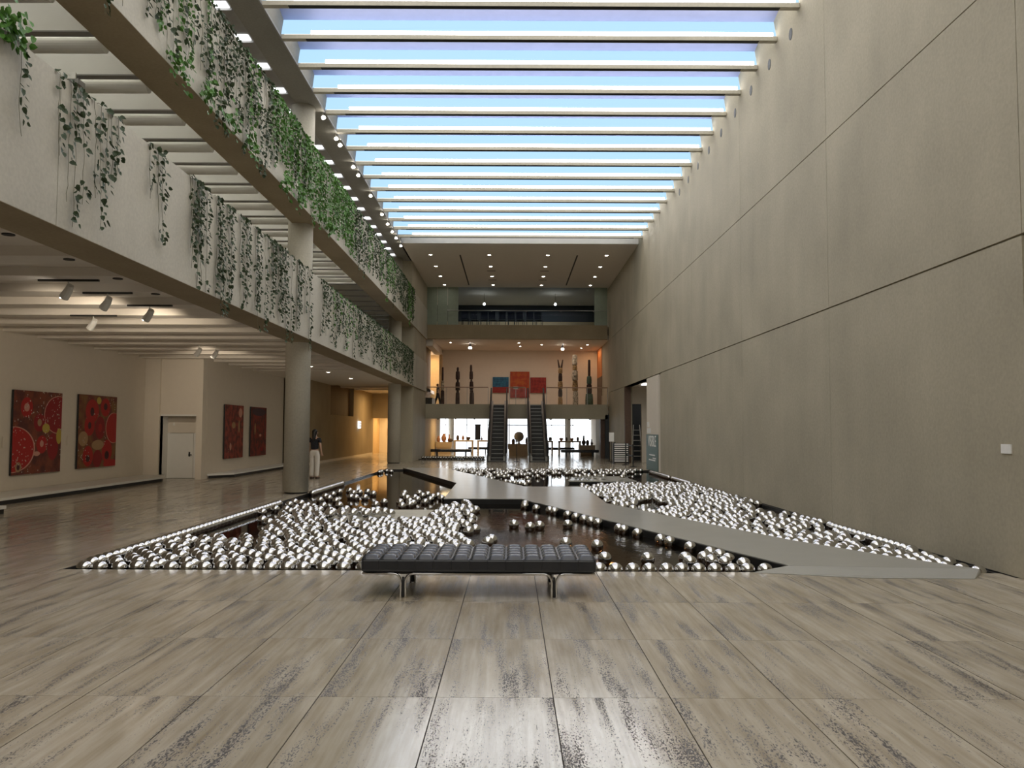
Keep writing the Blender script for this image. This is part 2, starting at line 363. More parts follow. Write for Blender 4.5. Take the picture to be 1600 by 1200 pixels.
# doorway by the camera, and the far portal
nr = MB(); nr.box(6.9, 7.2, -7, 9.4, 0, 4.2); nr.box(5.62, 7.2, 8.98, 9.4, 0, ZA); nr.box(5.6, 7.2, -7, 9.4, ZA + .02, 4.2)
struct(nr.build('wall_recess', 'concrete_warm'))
pr = MB(); pr.box(7.2, 7.4, 31.0, 42.0, 0, ZA + .3); pr.box(5.62, 7.4, 30.8, 31.1, 0, ZA + .3); pr.box(5.6, 8.6, 30.8, 45.3, ZA + .02, ZA + .3); pr.box(5.62, 7.4, 30.8, 33.7, -.3, 0)
pr.box(5.62, 6.10, 42.0, 42.2, 0, ZA + .1); pr.box(6.58, 7.4, 42.0, 42.2, 0, ZA + .1); pr.box(6.10, 6.58, 42.0, 42.2, 2.95, ZA + .1)
struct(pr.build('wall_side_room', 'plaster'))
dr = MB(); dr.box(5.62, 8.6, 45.0, 45.3, 0, ZA + .1); dr.box(8.4, 8.6, 42.2, 45, 0, ZA + .1); dr.box(7.2, 8.6, 42.0, 42.2, 0, ZA + .1)
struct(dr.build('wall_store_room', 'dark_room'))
box('trim_1', 5.60, 5.9, 41.05, 41.3, 0, ZA, 'wood_dark', kind='structure')
sp = struct(box('wall_sign_panel', 5.56, 5.66, 31.45, 34.15, 0, ZA - .03, 'plaster'))
tag(sp, 'pale plaster wall panel beside the side portal')
sb = box('wall_sign', 5.535, 5.56, 31.45, 34.15, 0.02, 1.45, 'sign_green', label='dark green exhibition sign on the pale panel by the portal', cat='sign')
def text(name, s, size, m, loc, rot, parent, ax='CENTER'):
    cu = bpy.data.curves.new(name, 'FONT'); cu.body = s; cu.size = size; cu.align_x = ax; cu.extrude = .004; cu.materials.append(MATS[m])
    t = bpy.data.objects.new(name, cu); COL.objects.link(t); me = bpy.data.meshes.new_from_object(t.evaluated_get(bpy.context.evaluated_depsgraph_get())); bpy.data.objects.remove(t)
    if not me.materials: me.materials.append(MATS[m])
    o = link(name, me, parent, loc); o.rotation_euler = rot; return o
text('lettering', 'VISIBLE', .62, 'paper_white', (5.53, 32.75, .98), (R(90), 0, R(-90)), sb).scale = (.95, 1, 1)
for k, (y0, y1, z) in enumerate(((32.1, 33.4, .62), (31.9, 32.6, .5), (32.0, 33.5, .42))):
    box('text_line', 5.528, 5.536, y0, y1, z, z + .05, 'paper_white', sb)
for k, (z0, z1, y0) in enumerate(((1.75, 1.96, 33.55), (1.50, 1.70, 33.2))):
    box('lettering', 5.548, 5.561, y0, 34.05, z0, z1, 'paper_white', sb)
box('wall_label', 5.566, 5.58, 9.26, 9.45, 1.36, 1.465, 'paper_white', label='small white caption card on the concrete wall', cat='label')

# ---------------------------------------------------------------- left side: columns, parapets, roof beam
def column(y, x, lab):
    c = empty('column', (x, y, 0), lab, None, kind='structure')
    MB().lathe([(.31, 0.04), (.31, ZC)], 40).build('shaft', 'concrete_pale', c, smooth=False)
    for p in c.children[0].data.polygons: p.use_smooth = len(p.vertices) == 4
    MB().lathe([(.29, 0), (.29, .05)], 40).build('base_ring', 'dark_metal', c)
column(20.85, -5.40, 'round concrete column standing at the pond edge')
column(39.6, -5.62, 'round concrete column at the far end of the pond')
PJ = [3.24 + 5.54 * k for k in range(0, 9)]
def parapet(name, z0, z1, lab):
    o = struct(box(name, -5.53, XL - .02, 1.0, YF, z0 + .01, z1, 'concrete_pale')); tag(o, lab)
    for y0, y1 in zip(PJ, PJ[1:]):
        box('panel', XL - .03, XL, y0 + .006, min(y1, YF) - .006, z0, z1 + .004, 'concrete_pale', o)
    box('panel', XL - .03, XL, 1.0, 3.23, z0, z1, 'concrete_pale', o)
    box('soffit', -5.55, XL - .004, 1.0, YF, z0 - .004, z0 + .01, 'concrete_warm', o)  # darker brown paints the shade on the parapet underside
    return o
ZL, ZU = 5.42, 8.50
parapet('wall_parapet_lower', ZA, ZL, 'lower pale concrete parapet with trailing vines')
parapet('wall_parapet_upper', 6.78, ZU, 'upper pale concrete parapet thick with vines')
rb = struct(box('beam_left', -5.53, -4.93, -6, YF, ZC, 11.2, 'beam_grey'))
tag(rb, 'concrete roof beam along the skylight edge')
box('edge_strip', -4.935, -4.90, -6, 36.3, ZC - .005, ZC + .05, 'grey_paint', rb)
pier = MB(); pier.box(-5.6, -4.96, 41.5, YF, 0, ZC)
struct(pier.build('wall_pier', 'concrete'))
wp = MB(); wp.box(-5.55, XL - .02, 40.2, YF, ZU, ZC)
struct(wp.build('wall_infill', 'concrete'))

# gallery under the lower parapet
struct(box('wall_left_return', -12.0, -11.15, 26.2, 26.5, 0, 3.93, 'plaster')); struct(box('wall_left_jamb', -9.98, -9.785, 26.2, 26.54, 0, 3.93, 'plaster')); struct(box('wall_left_lintel', -11.15, -9.98, 26.3, 26.54, 2.05, 3.93, 'plaster'))
struct(box('wall_left_far', -10.1, -9.785, 26.55, 35.5, 0, 3.93, 'plaster')); struct(box('wall_left_upper', -12.0, -11.62, 26.5, 60, 4.2, 11.5, 'plaster'))
wl = struct(box('wall_left', -12.0, -11.62, -7, 26.19, 0, 11.5, 'plaster')); tag(wl, 'white plaster gallery wall hung with red paintings')
d = empty('door_1', (-10.57, 26.9, 0), kind='structure', label='white flush door in the recess between gallery walls')
box('door_leaf', -.62, .25, 0, .05, .01, 1.45, 'white_paint', d); box('door_leaf', .26, .62, 0, .05, .01, 1.45, 'white_paint', d)
box('transom_panel', -.62, .62, 0, .05, 1.46, 2.0, 'plaster', d); 
h = box('door_handle', .12, .22, -.06, -.03, .74, .77, 'dark_metal', d); box('lock_plate', .11, .16, -.01, 0, .7, .85, 'dark_metal', d)
for z in (.3, 1.15): box('hinge', -.63, -.60, -.02, 0, z, z + .1, 'steel_dull', d)
rc = MB(); rc.box(-11.2, -9.94, 26.97, 27.1, -.01, 2.1); rc.box(-11.2, -11.15, 26.3, 26.95, 0, 2.0); rc.box(-9.99, -9.94, 26.3, 26.95, 0, 2.0); rc.box(-11.2, -9.94, 26.3, 26.95, 2.0, 2.05)
struct(rc.build('trim_2', 'white_paint'))
box('alarm_box', -10.98, -10.93, 26.88, 26.9, 1.7, 1.8, 'paper_white', d.parent, label='small white sensor box above the recessed door', cat='sensor')
def plinth(name, poly, lab):
    o = empty(name, (0, 0, 0), lab, 'plinth')
    MB().prism(poly, .09, .15).build('top_slab', 'white_paint', o)
    cx = sum(p[0] for p in poly) / len(poly); cy = sum(p[1] for p in poly) / len(poly)
    MB().prism([(cx + (x - cx) * .93 , cy + (y - cy) * .985) for x, y in poly], 0, .09).build('recessed_base', 'black_matt', o)  # black base paints the shadow gap under the slab
plinth('display_plinth', [(-11.59, 15.5), (-10.55, 15.5), (-10.55, 25.2), (-10.9, 26.1), (-11.59, 26.19)], 'long low white plinth under the two large red paintings')
plinth('display_plinth', [(-9.77, 26.7), (-9.2, 27.6), (-9.2, 35.5), (-9.77, 35.5)], 'low white plinth under the two tall narrow paintings')
plinth('display_plinth', [(-10.4, 13.0), (-9.45, 13.0), (-9.45, 15.6), (-10.4, 15.6)], 'short white plinth cut off at the photo edge')

RED, CRIM, DK, YEL, PINK, TAN = (.42, .012, .01), (.27, .006, .01), (.06, .008, .012), (.50, .36, .06), (.62, .30, .22), (.40, .24, .12)
painting('art_a', (.10, .02, .015), (.22, .05, .02), [(.02, .30, .42, .27, PINK), (.0, .30, .415, .262, RED), (.93, .72, .32, .24, PINK), (.94, .72, .315, .232, CRIM), (.25, .80, .12, .12, RED), (.25, .80, .055, .05, PINK), (.52, .62, .12, .11, CRIM), (.52, .62, .045, .045, TAN), (.66, .55, .08, .06, YEL), (.58, .35, .11, .11, RED), (.58, .36, .04, .04, PINK), (.82, .32, .12, .17, CRIM), (.95, .45, .06, .10, YEL), (.48, .24, .07, .028, PINK), (.12, .09, .06, .06, TAN), (.12, .09, .03, .035, DK)], 6, .5)
painting('art_b', (.22, .10, .03), (.16, .03, .02), [(.33, .78, .17, .16, RED), (.33, .77, .05, .06, DK), (.68, .84, .13, .13, RED), (.68, .85, .05, .05, DK), (.92, .55, .22, .22, PINK), (.93, .55, .215, .213, RED), (.27, .58, .13, .14, RED), (.27, .58, .04, .05, DK), (.55, .55, .13, .16, CRIM), (.55, .55, .05, .06, RED), (.25, .16, .13, .14, RED), (.25, .13, .05, .05, DK), (.5, .12, .12, .12, CRIM), (.75, .22, .14, .16, RED), (.75, .16, .06, .06, DK), (.5, .31, .16, .07, TAN), (.12, .40, .12, .10, TAN), (.5, .93, .06, .05, YEL), (.86, .04, .2, .06, RED)], 6, .42)
painting('art_c', (.10, .012, .010), (.34, .05, .03), [(.82, .86, .10, .09, PINK), (.75, .6, .04, .12, TAN), (.45, .62, .10, .06, TAN), (.3, .22, .05, .07, PINK)], 9, .35)
painting('art_d', (.09, .02, .02), (.26, .03, .02), [(.5, .9, .45, .08, (.06, .03, .05)), (.6, .42, .07, .03, PINK), (.25, .55, .04, .12, TAN), (.7, .13, .1, .04, CRIM)], 8, .32)
painting('art_blue', (.01, .07, .16), (.02, .16, .28), [], 6); painting('art_orange', (.45, .10, .015), (.36, .04, .01), [], 4); painting('art_red', (.20, .012, .012), (.34, .03, .02), [], 6); painting('art_crimson', (.25, .01, .01), (.30, .03, .02), [], 6)
def canvas(name, x, y0, y1, z0, z1, m, lab):
    o = empty(name, (x, (y0 + y1) / 2, z0), lab, 'painting')
    hw = (y1 - y0) / 2; hh = z1 - z0
    box('canvas_face', .05, .06, -hw, hw, 0, hh, m, o); box('stretcher', 0, .05, -hw, hw, 0, hh, 'black_matt', o)
canvas('painting', -11.60, 19.2, 21.25, .50, 2.49, 'art_a', 'large red painting with big ovals and pale dots, nearest the photo edge')
canvas('painting', -11.60, 22.1, 24.2, .52, 2.51, 'art_b', 'large red painting of clustered ovals nearer the white door')
canvas('painting', -9.77, 28.1, 30.0, .58, 2.43, 'art_c', 'tall dark red painting with pale drips, past the white door')
canvas('painting', -9.77, 30.9, 32.8, .58, 2.43, 'art_d', 'tall dark red painting beside the round column')
for y in (21.65, 18.9): box('wall_label', -11.6, -11.59, y, y + .18, 1.15, 1.4, 'plaster', label='pale caption card %s' % ('between the two large red paintings' if y > 20 else 'before the first large red painting'), cat='label')

# gallery ceiling with downstand beams
gc = struct(box('ceiling_gallery', -12, -5.53, -6, 60, 3.93, 4.15, 'ceiling_white')); tag(gc, 'white beamed gallery ceiling under the parapet')
for k in range(16):
    y = 9.1 + M * k
    if y < 31: MB().prism([(y, 3.80), (y + .42, 3.80), (y + .62, 3.94), (y, 3.94)], -11.98, -5.54, 'x').build('downstand_beam', 'ceiling_white', gc)
box('flat_soffit', -11.98, -5.54, 31.2, 41, 3.80, 3.94, 'ceiling_white', gc)
for k, (u, v) in enumerate(((13, 367), (108, 406), (184, 436), (243, 460))):
    p = onz(u, v, 3.79); MB().lathe([(.07, 0), (.07, .02)], 14, (p.x, p.y, 3.788)).build('recess_ring', 'black_matt', gc)
def tracklight(i, p, zc, L, lit, lab, spot=None, m='white_paint', grp='spotlights on the gallery ceiling tracks'):
    o = empty('track_light', (p.x, p.y, zc), lab, 'spotlight', grp)
    if L: box('track', -L, L, -.02, .02, -.03, 0, 'dark_metal', o)
    MB().tube([(0, 0, -.03 if L else .12), (0, 0, -.14)], .012).build('stem', m, o)
    hd = MB().tube([(.05, -.04, -.10), (.0, 0, -.17), (-.09, .05, -.26)], [.05, .06, .07], 12).build('lamp_head', m, o)
    if lit: MB().lathe([(.055, 0), (.055, .012)], 12, (-.09, .05, -.275)).build('lamp_lens', 'lamp_white', hd)
    if spot:
        l = bpy.data.lights.new('spot', 'SPOT'); l.energy = spot[1]; l.color = (1, .86, .68); l.spot_size = R(70); l.spot_blend = .8; l.shadow_soft_size = .08
        lo = bpy.data.objects.new('spot_beam', l); COL.objects.link(lo); lo.parent = o; lo.location = (-.12, .08, -.33)
        lo.rotation_euler = (Vector(spot[0]) - Vector((p.x, p.y, zc))).to_track_quat('-Z', 'Y').to_euler()
TL = [((107, 447), .45, True, (-11.6, 20.2, 1.5), 120, 'lit track spotlight nearest the photo edge under the gallery ceiling'), ((168, 466), .4, False, (-11.6, 23.2, 1.5), 120, 'unlit spotlight on the second ceiling track'),
      ((234, 485), .4, True, (-9.8, 29, 1.5), 110, 'lit track spotlight above the recessed door'), ((146, 500), .45, False, None, 0, 'dim spotlight on the track close to the white wall'),
      ((311, 545), 0, False, (-9.8, 31.8, 1.5), 110, 'first of two small ceiling spotlights before the column'), ((337, 549), 0, False, None, 0, 'second of two small ceiling spotlights before the column')]
for i, (q, L, lit, tgt, en, lab) in enumerate(TL): tracklight(i, onz(*q, 3.7), 3.8, L, lit, lab, (tgt, en) if tgt else None)
def downlight(p, z, r, grp, lab, m='lamp_white'):
    o = empty('downlight', (p[0], p[1], z), lab, 'downlight', grp)
    MB().lathe([(r, -.012), (r, .0)], 16).build('lamp_disc', m, o); MB().lathe([(r, -.018), (r * 1.3, -.018), (r * 1.35, 0)], 16, cap=False).build('trim_ring', 'white_paint', o)
for i, q in enumerate(((486, 572), (513, 581), (548, 591))): downlight(onz(*q, 3.8), 3.8, .07, 'downlights in the gallery soffit', nth(i) + ' small round downlight in the gallery soffit behind the first column')

# level one behind the lower parapet: lamp tubes and white beams
bc = struct(box('ceiling_level_one', -11.6, -5.53, 6.5, YF, 7.55, 7.75, 'white_paint')); tag(bc, 'white sawtooth ceiling of the upper gallery')
for k in range(-1, 26):
    y = 10.95 + M * k
    MB().prism([(y, 6.98), (y + .14, 6.98), (y + .30, 7.56), (y + .12, 7.56)], -11.6, -5.6, 'x').build('beam_blade', 'white_paint', bc)
    box('beam_edge', -11.6, -5.6, y - .004, y + .145, 6.965, 6.985, 'grey_paint', bc)
    if k < 14:
        t = empty('tube_lamp', (-5.72, y + .38, 6.96), nth(k + 1) + ' white tubular uplight from the camera, between the upper gallery beams', 'lamp', 'tube uplights of the upper gallery')
        MB().tube([(-4.5, 0, 0), (0, 0, 0)], .11, 20).build('tube_housing', 'white_paint', t, smooth=False)
        box('lamp_strip', -4.4, -.1, -.05, .05, .112, .122, 'uplight', t)
        for hx in (-3.6, -.9): box('hanger', hx - .008, hx + .008, -.008, .008, .1, .62, 'white_paint', t)
sg = empty('hanging_sign', (0, 0, 0), 'small white box sign hanging from the second upper gallery beam', 'sign')
a = Vector((-6.95, 12.33, 0)); box('sign_box', a.x - .02, a.x + .30, a.y - .03, a.y + .0, 6.9, 7.0, 'paper_white', sg); box('sign_tray', a.x + .0, a.x + .34, a.y - .02, a.y + .18, 6.83, 6.91, 'grey_paint', sg)
struct(box('wall_gallery_back', -11.98, -11.6, 26, YF, 4.1, 11, 'plaster')); struct(box('floor_level_one', -11.6, -5.53, 1, YF, 4.1, 4.3, 'concrete_warm'))
struct(box('floor_level_two', -11.6, -5.56, 1, YF, 7.78, 7.9, 'concrete_warm'))
# level two ceiling with daylight slots
c2 = struct(box('ceiling_level_two', -11.6, -5.53, -6, YF, 10.05, 10.25, 'grey_paint'))
for k in range(0, 24):
    y = 11.9 + M * k
    s = empty('light_slot', (-6.9, y, 10.045), nth(k) + ' white daylight slot in the grey ceiling behind the upper parapet', 'light', 'daylight slots behind the upper parapet')
    box('slot_lamp', -1.2, 1.2, -.12, .12, -.012, 0, 'strip_white', s); box('slot_rim', -1.25, 1.25, .12, .16, -.06, 0, 'grey_paint', s)

# ---------------------------------------------------------------- skylight
rf = struct(MB().box(-12.5, 9.5, -7, 66, 11.6, 12.0).build('roof', 'concrete'))
sk = struct(box('ceiling_skylight', -5.5, 5.62, -6, 36.3, 10.95, 11.05, 'white_paint')); tag(sk, 'louvred skylight over the hall')
NB = 30
blade = MB().prism([(0, ZC), (.135, ZC), (.135, ZC + .12), (.03, ZC + .105), (0, ZC + .09)], -4.93, 5.575, 'x').mesh('louvre_bar', 'concrete_pale')
under = MB().box(-4.4, 5.2, .012, .125, ZC - .006, ZC + .001).mesh('bar_shade', 'black_matt')  # black strip paints the shadow under each louvre bar
pane = MB().quad((-4.93, .05, ZC + .12), (5.575, .05, ZC + .12), (5.575, .21, ZC + .51), (-4.93, .21, ZC + .51)).mesh('daylight_pane', 'skypanel')
hood = MB().quad((-4.93, .21, ZC + .51), (5.575, .21, ZC + .51), (5.575, -.5, ZC + .68), (-4.93, -.5, ZC + .68)).mesh('scoop_hood', 'hood_shade')
rearfill = MB().quad((-4.93, -.5, ZC + .68), (5.575, -.5, ZC + .68), (5.575, -M + .135, ZC + .12), (-4.93, -M + .135, ZC + .12)).mesh('rear_fill_pane', 'skyfill')  # unseen glowing rear pane, added to brighten the lower walls
lamp = MB().box(-4.3, 5.5, .03, .075, ZC + .105, ZC + .19).mesh('strip_lamp', 'skylamp')
for k in range(NB):
    y = 15.70 + M * (k - 15)
    if y > 36.4: break
    b = link('louvre_bar', blade, sk, (0, y, 0)); link('bar_shade', under, b); link('daylight_pane', pane, b); link('scoop_hood', hood, b); link('rear_fill_pane', rearfill, b); link('strip_lamp', lamp, b)
struct(MB().box(-5.5, 5.62, -6.5, -5.05, 9.9, 12).build('beam_back', 'concrete'))
struct(box('wall_back', -12, 7, -7, -6.6, 0, 12, 'concrete'))
tl = [(499, 184), (518, 217), (525, 227), (546, 261), (552, 274), (575, 306), (593, 335), (602, 350), (611, 362), (618, 372), (626, 384)]
for i, q in enumerate(tl):
    p = onz(*q, 9.72); o = empty('beam_spotlight', (-4.97, p.y, 9.83), nth(i) + ' small white spotlight along the skylight edge beam, from the camera', 'spotlight', 'spotlights along the skylight edge')
    MB().tube([(0, 0, .03), (0, 0, -.08)], .012).build('stem', 'white_paint', o); MB().tube([(-.02, .05, -.05), (.03, -.06, -.13)], [.05, .06], 12).build('lamp_head', 'white_paint', o)
    MB().lathe([(.05, 0), (.05, .01)], 12, (.035, -.065, -.145)).build('lamp_lens', 'lamp_white', o)

# ---------------------------------------------------------------- far end: soffit, bridges, galleries
so = struct(box('ceiling_far', -5.0, XR, 36.28, YF + 8, ZC, ZC + .3, 'ceiling_white')); tag(so, 'flat white soffit with downlights beyond the skylight')
for i, x in enumerate((-3.87, -1.1, 1.66, 4.43)):
    for j, y in enumerate((38.65, 41.4, 44.1, 46.75)): downlight((x, y), ZC, .075, 'downlights in the far soffit', 'round downlight in the far soffit, %s from the left, %s row from the skylight' % (nth(i), nth(j)))
for x in (-2.48, 3.06): box('ceiling_slot', x - .035, x + .035, 38.7, 46.8, ZC - .006, ZC + .002, 'black_matt', so)
for x in (-1.1, 1.66):
    for y in (42.6, 45.2): box('air_slot', x - .22, x + .22, y - .05, y + .05, ZC - .006, ZC + .002, 'black_matt', so)
# level two room
struct(box('wall_bridge_upper', -5.0, 5.5, YF, YF + .35, 6.84, 7.65, 'concrete_warm'))
struct(box('floor_upper_room', -7, 7, YF + .35, YF + 8, 7.45, 7.6, 'concrete_warm'))
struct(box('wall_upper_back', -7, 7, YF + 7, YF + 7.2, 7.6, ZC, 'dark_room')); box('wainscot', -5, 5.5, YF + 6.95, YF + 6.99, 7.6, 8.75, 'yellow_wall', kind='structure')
wf = struct(box('window_1', -3.13, 4.75, YF + .1, YF + .12, 7.65, ZC, 'dark_glass')); tag(wf, 'dark glass front of the upper room')
for x0, x1 in ((-5.0, -4.35), (-4.33, -3.75), (-3.73, -3.13), (4.75, 5.5)): box('wall_glazed_panel', x0, x1, YF + .1, YF + .16, 7.65, ZC, 'panel_green', kind='structure')
ra = empty('hand_rail', (0, YF - .05, 8.48), 'thin steel handrail across the dark upper window', 'rail'); MB().tube([(-3.75, 0, 0), (5.45, 0, 0)], .02).build('rail_bar', 'steel_dull', ra)
for x in (-3.1, -1.2, .8, 2.8, 4.7): box('rail_bracket', x - .01, x + .01, 0, .12, -.06, .0, 'steel_dull', ra)
def chair(x, lab):
    o = empty('meeting_chair', (x, YF + 1.0, 7.6), lab, 'chair', 'chairs behind the upper window', rz=random.uniform(-.3, .3))
    box('seat', -.22, .22, -.22, .22, .42, .48, 'cloth_black', o, bevel=.02); box('backrest', -.21, .21, -.24, -.19, .5, .92, 'cloth_navy', o, bevel=.02)
    for sx in (-.18, .18):
        for sy in (-.18, .18): box('leg', sx - .015, sx + .015, sy - .015, sy + .015, 0, .42, 'dark_metal', o)
for k in range(9): chair(-2.75 + k * .54, nth(k) + ' dark chair from the left in the row behind the upper glass')
for x, sd_ in ((-1.7, 'left'), (2.6, 'right')):
    o = empty('pendant_lamp', (x, YF + 2.2, 9.2), 'bright round pendant in the dark upper room, on the ' + sd_, 'lamp')
    MB().lathe([(.02, -.07), (.06, -.04), (.07, 0), (.05, .05), (.02, .07)], 14).build('globe', 'lamp_white', o, smooth=True); MB().tube([(0, 0, .06), (0, 0, .65)], .008, 6).build('cord', 'black_matt', o)
# level one gallery
struct(box('wall_bridge_lower', -5.0, 5.5, YF, YF + .35, 2.24, 3.08, 'concrete'))
struct(box('floor_far_gallery', -5.3, 8, YF + .35, 55, 2.75, 3.06, 'wood_pale'))
struct(box('ceiling_far_gallery', -5.3, 8, YF + .3, 55, 6.84, 7.1, 'ceiling_white'))
struct(box('wall_far_gallery', -4.62, 8, 54.41, 54.7, 3, 6.9, 'plaster')); struct(box('wall_far_gallery_side', -6.7, -4.62, 56.5, 56.8, 3, 6.9, 'yellow_wall'))
struct(box('beam_far_gallery', -5.0, -4.6, YF + .35, 54.4, 6.45, 6.84, 'ceiling_white')); struct(box('wall_return', -4.72, -4.58, 53.5, 54.4, 3.06, 6.5, 'yellow_wall'))
struct(box('wall_far_right', 5.6, 5.75, YF + 4, 54.4, 5.0, 6.84, 'orange_lit_wall')); struct(box('wall_far_right_lower', 5.6, 5.75, YF + 4, 54.4, 3.06, 5.0, 'umber_panel'))  # orange paints warm light on the upper part; lower part is darker
struct(box('ceiling_far_side', -6.7, -4.6, 53.85, 57, 6.7, 7.0, 'ceiling_white')); struct(box('wall_far_left', -6.7, -6.5, 53.85, 57, 2.8, 7, 'yellow_wall')); struct(box('floor_far_side', -6.7, -4.6, 53.85, 57, 2.8, 3.06, 'wood_pale'))
def wall_art(x0, x1, z0, z1, m, lab, m2=None):
    o = empty('painting', ((x0 + x1) / 2, 54.32, z0), lab, 'painting'); hw = (x1 - x0) / 2; h = z1 - z0
    if m2: box('canvas_face', -hw, hw, 0, .02, h * .36, h, m, o); box('canvas_lower', -hw, hw, 0, .02, 0, h * .36, m2, o)
    else: box('canvas_face', -hw, hw, 0, .02, 0, h, m, o)
    box('stretcher', -hw, hw, .02, .06, 0, h, 'black_matt', o)
wall_art(-1.27, -.22, 4.04, 5.08, 'art_blue', 'blue and red square painting in the far gallery', 'art_crimson')
wall_art(-.12, 1.14, 3.72, 5.44, 'art_orange', 'tall orange painting in the middle of the far gallery', 'art_red'); wall_art(1.2, 2.24, 4.04, 5.06, 'art_red', 'dark red square painting in the far gallery')
mat('pole_dark', (.035, .016, .012), .7, var=.4, scale=9); mat('pole_ochre', (.30, .19, .08), .7, var=.9, scale=11); mat('pole_pale', (.42, .36, .27), .7, var=1.0, scale=9); mat('pole_green', (.06, .10, .07), .7, var=.4)
def pole(x, h, segs, m, lab, lean=0, fork=False, m2=None):
    o = empty('carved_pole', (x, 51, 3.06), lab, 'sculpture', 'carved poles in the far gallery'); z = 0; n = len(segs)
    for i, (r, f) in enumerate(segs):
        z1 = z + f * h; MB().lathe([(r * .8, z), (r, z + .04), (r * 1.02, (z + z1) / 2), (r * .9, z1 - .04), (r * .6, z1)], 10, (lean * (z + z1) / 2, 0, 0)).build('segment', m2 if (m2 and i % 2) else m, o, smooth=False); z = z1
    if fork:
        for s in (-1, 1): MB().tube([(s * .04, 0, z - .1), (s * .1, 0, z + .2), (s * .15, 0, z + .5)], [.07, .05, .03], 8).build('fork_prong', 'pole_dark', o)
    box('base_plate', -.25, .25, -.2, .2, 0, .015, 'paper_white', o)
S3 = [(.13, .35), (.09, .05), (.14, .22), (.07, .06), (.13, .22), (.07, .10)]
pole(-4.28, 2.4, [(.12, .4), (.10, .25), (.06, .35)], 'pole_dark', 'dark pole with a pale upper half, leftmost of the carved poles', 0, False, 'pole_pale')
pole(-3.35, 2.4, S3, 'pole_dark', 'dark beaded pole, second from the left in the far gallery'); pole(-2.46, 2.55, [(.14, .34), (.11, .06), (.12, .2), (.06, .05), (.11, .2), (.07, .15)], 'pole_dark', 'dark leaning pole just left of the escalators', -.03)
pole(2.98, 2.4, [(.14, .25), (.13, .2), (.15, .2), (.12, .2), (.13, .15)], 'pole_ochre', 'forked patterned pole right of the escalators', 0, True, 'pole_dark')
pole(3.92, 3.2, [(.17, .3), (.17, .2), (.19, .2), (.14, .1), (.16, .2)], 'pole_pale', 'pale spotted pole, tallest in the far gallery', -.02, False, 'pole_ochre')
pole(4.76, 2.9, [(.24, .28), (.17, .2), (.15, .17), (.08, .35)], 'pole_green', 'green based pole with thin dark tip, rightmost in the far gallery', 0, False, 'pole_dark')
for x, y in ((-2.55, 50.2), (3.1, 50.8)):
    o = empty('track_light', (x, y, 6.84), 'bright round spotlight on a far gallery track, %s of the escalators' % ('left' if x < 0 else 'right'), 'spotlight', 'far gallery track spotlights')
    box('track', -.02, .02, -1.2, 1.2, -.04, 0, 'dark_metal', o); MB().tube([(0, 0, -.04), (0, -.1, -.26)], [.05, .09], 12).build('lamp_head', 'black_matt', o); MB().tube([(0, -.1, -.262), (0, -.105, -.27)], .1, 14).build('lamp_lens', 'lamp_white', o)
for k, (x, y) in enumerate(((-3.7, 49.5), (.4, 49.5), (.5, 51.5), (1.8, 50.5), (4.4, 52.5), (4.6, 50.5))): downlight((x, y), 6.84, .06, 'downlights in the far gallery ceiling', nth(k) + ' from the left: small round downlight in the far gallery ceiling')
def area(name, loc, sx, sy, e, col, rot=(0, 0, 0)):
    l = bpy.data.lights.new(name, 'AREA'); l.shape = 'RECTANGLE'; l.size = sx; l.size_y = sy; l.energy = e; l.color = col
    o = bpy.data.objects.new(name, l); COL.objects.link(o); o.location = loc; o.rotation_euler = rot; return o
area('upper_room_fill', (.5, YF + 5.2, 9.7), 6, .6, 55, (.9, .95, 1.0)); area('far_gallery_lamp', (.5, 51, 6.8), 8, 3, 50, (1, .80, .66)); area('far_side_lamp', (-5.6, 55, 6.6), 1.2, 2, 45, (1, .7, .4)); area('orange_lamp', (5.2, 53, 6.8), .3, 1.5, 10, (1, .6, .3))  # upper room light is an added fill with no fixture of its own
# balustrade
def balustrade(x0, x1, lab, n):
    o = empty('balustrade', (0, YF + .06, 3.08), lab, 'balustrade'); w = (x1 - x0) / n
    for k in range(n): box('glass_pane', x0 + k * w + .03, x0 + (k + 1) * w - .03, 0, .012, .03, .93, 'clear_glass', o)
    for k in range(n + 1): box('post', x0 + k * w - .015, x0 + k * w + .015, -.01, .03, 0, .95, 'steel_dull', o)
    MB().tube([(x0, 0, .97), (x1, 0, .97)], .028, 8).build('top_rail', 'rail_wood', o)
balustrade(-5.0, -1.36, 'glass balustrade left of the escalators', 3); balustrade(1.98, 5.5, 'glass balustrade right of the escalators', 3); balustrade(-.15, .78, 'short glass balustrade between the escalator heads', 1)
sgn = empty('sign_stand', (.22, YF + .3, 3.06), 'small notice on a post between the escalator heads', 'sign'); box('post', -.015, .015, -.015, .015, 0, .95, 'steel_dull', sgn); box('notice', -.14, .14, -.02, 0, .9, 1.05, 'paper_white', sgn)
bx = empty('storage_box', (-4.85, 48.4, 3.06), 'low dark box with white front on the far gallery floor', 'box'); box('box_body', -.25, .2, -.2, .2, 0, .4, 'black_matt', bx); box('white_front', .2, .34, -.2, .2, 0, .36, 'paper_white', bx)

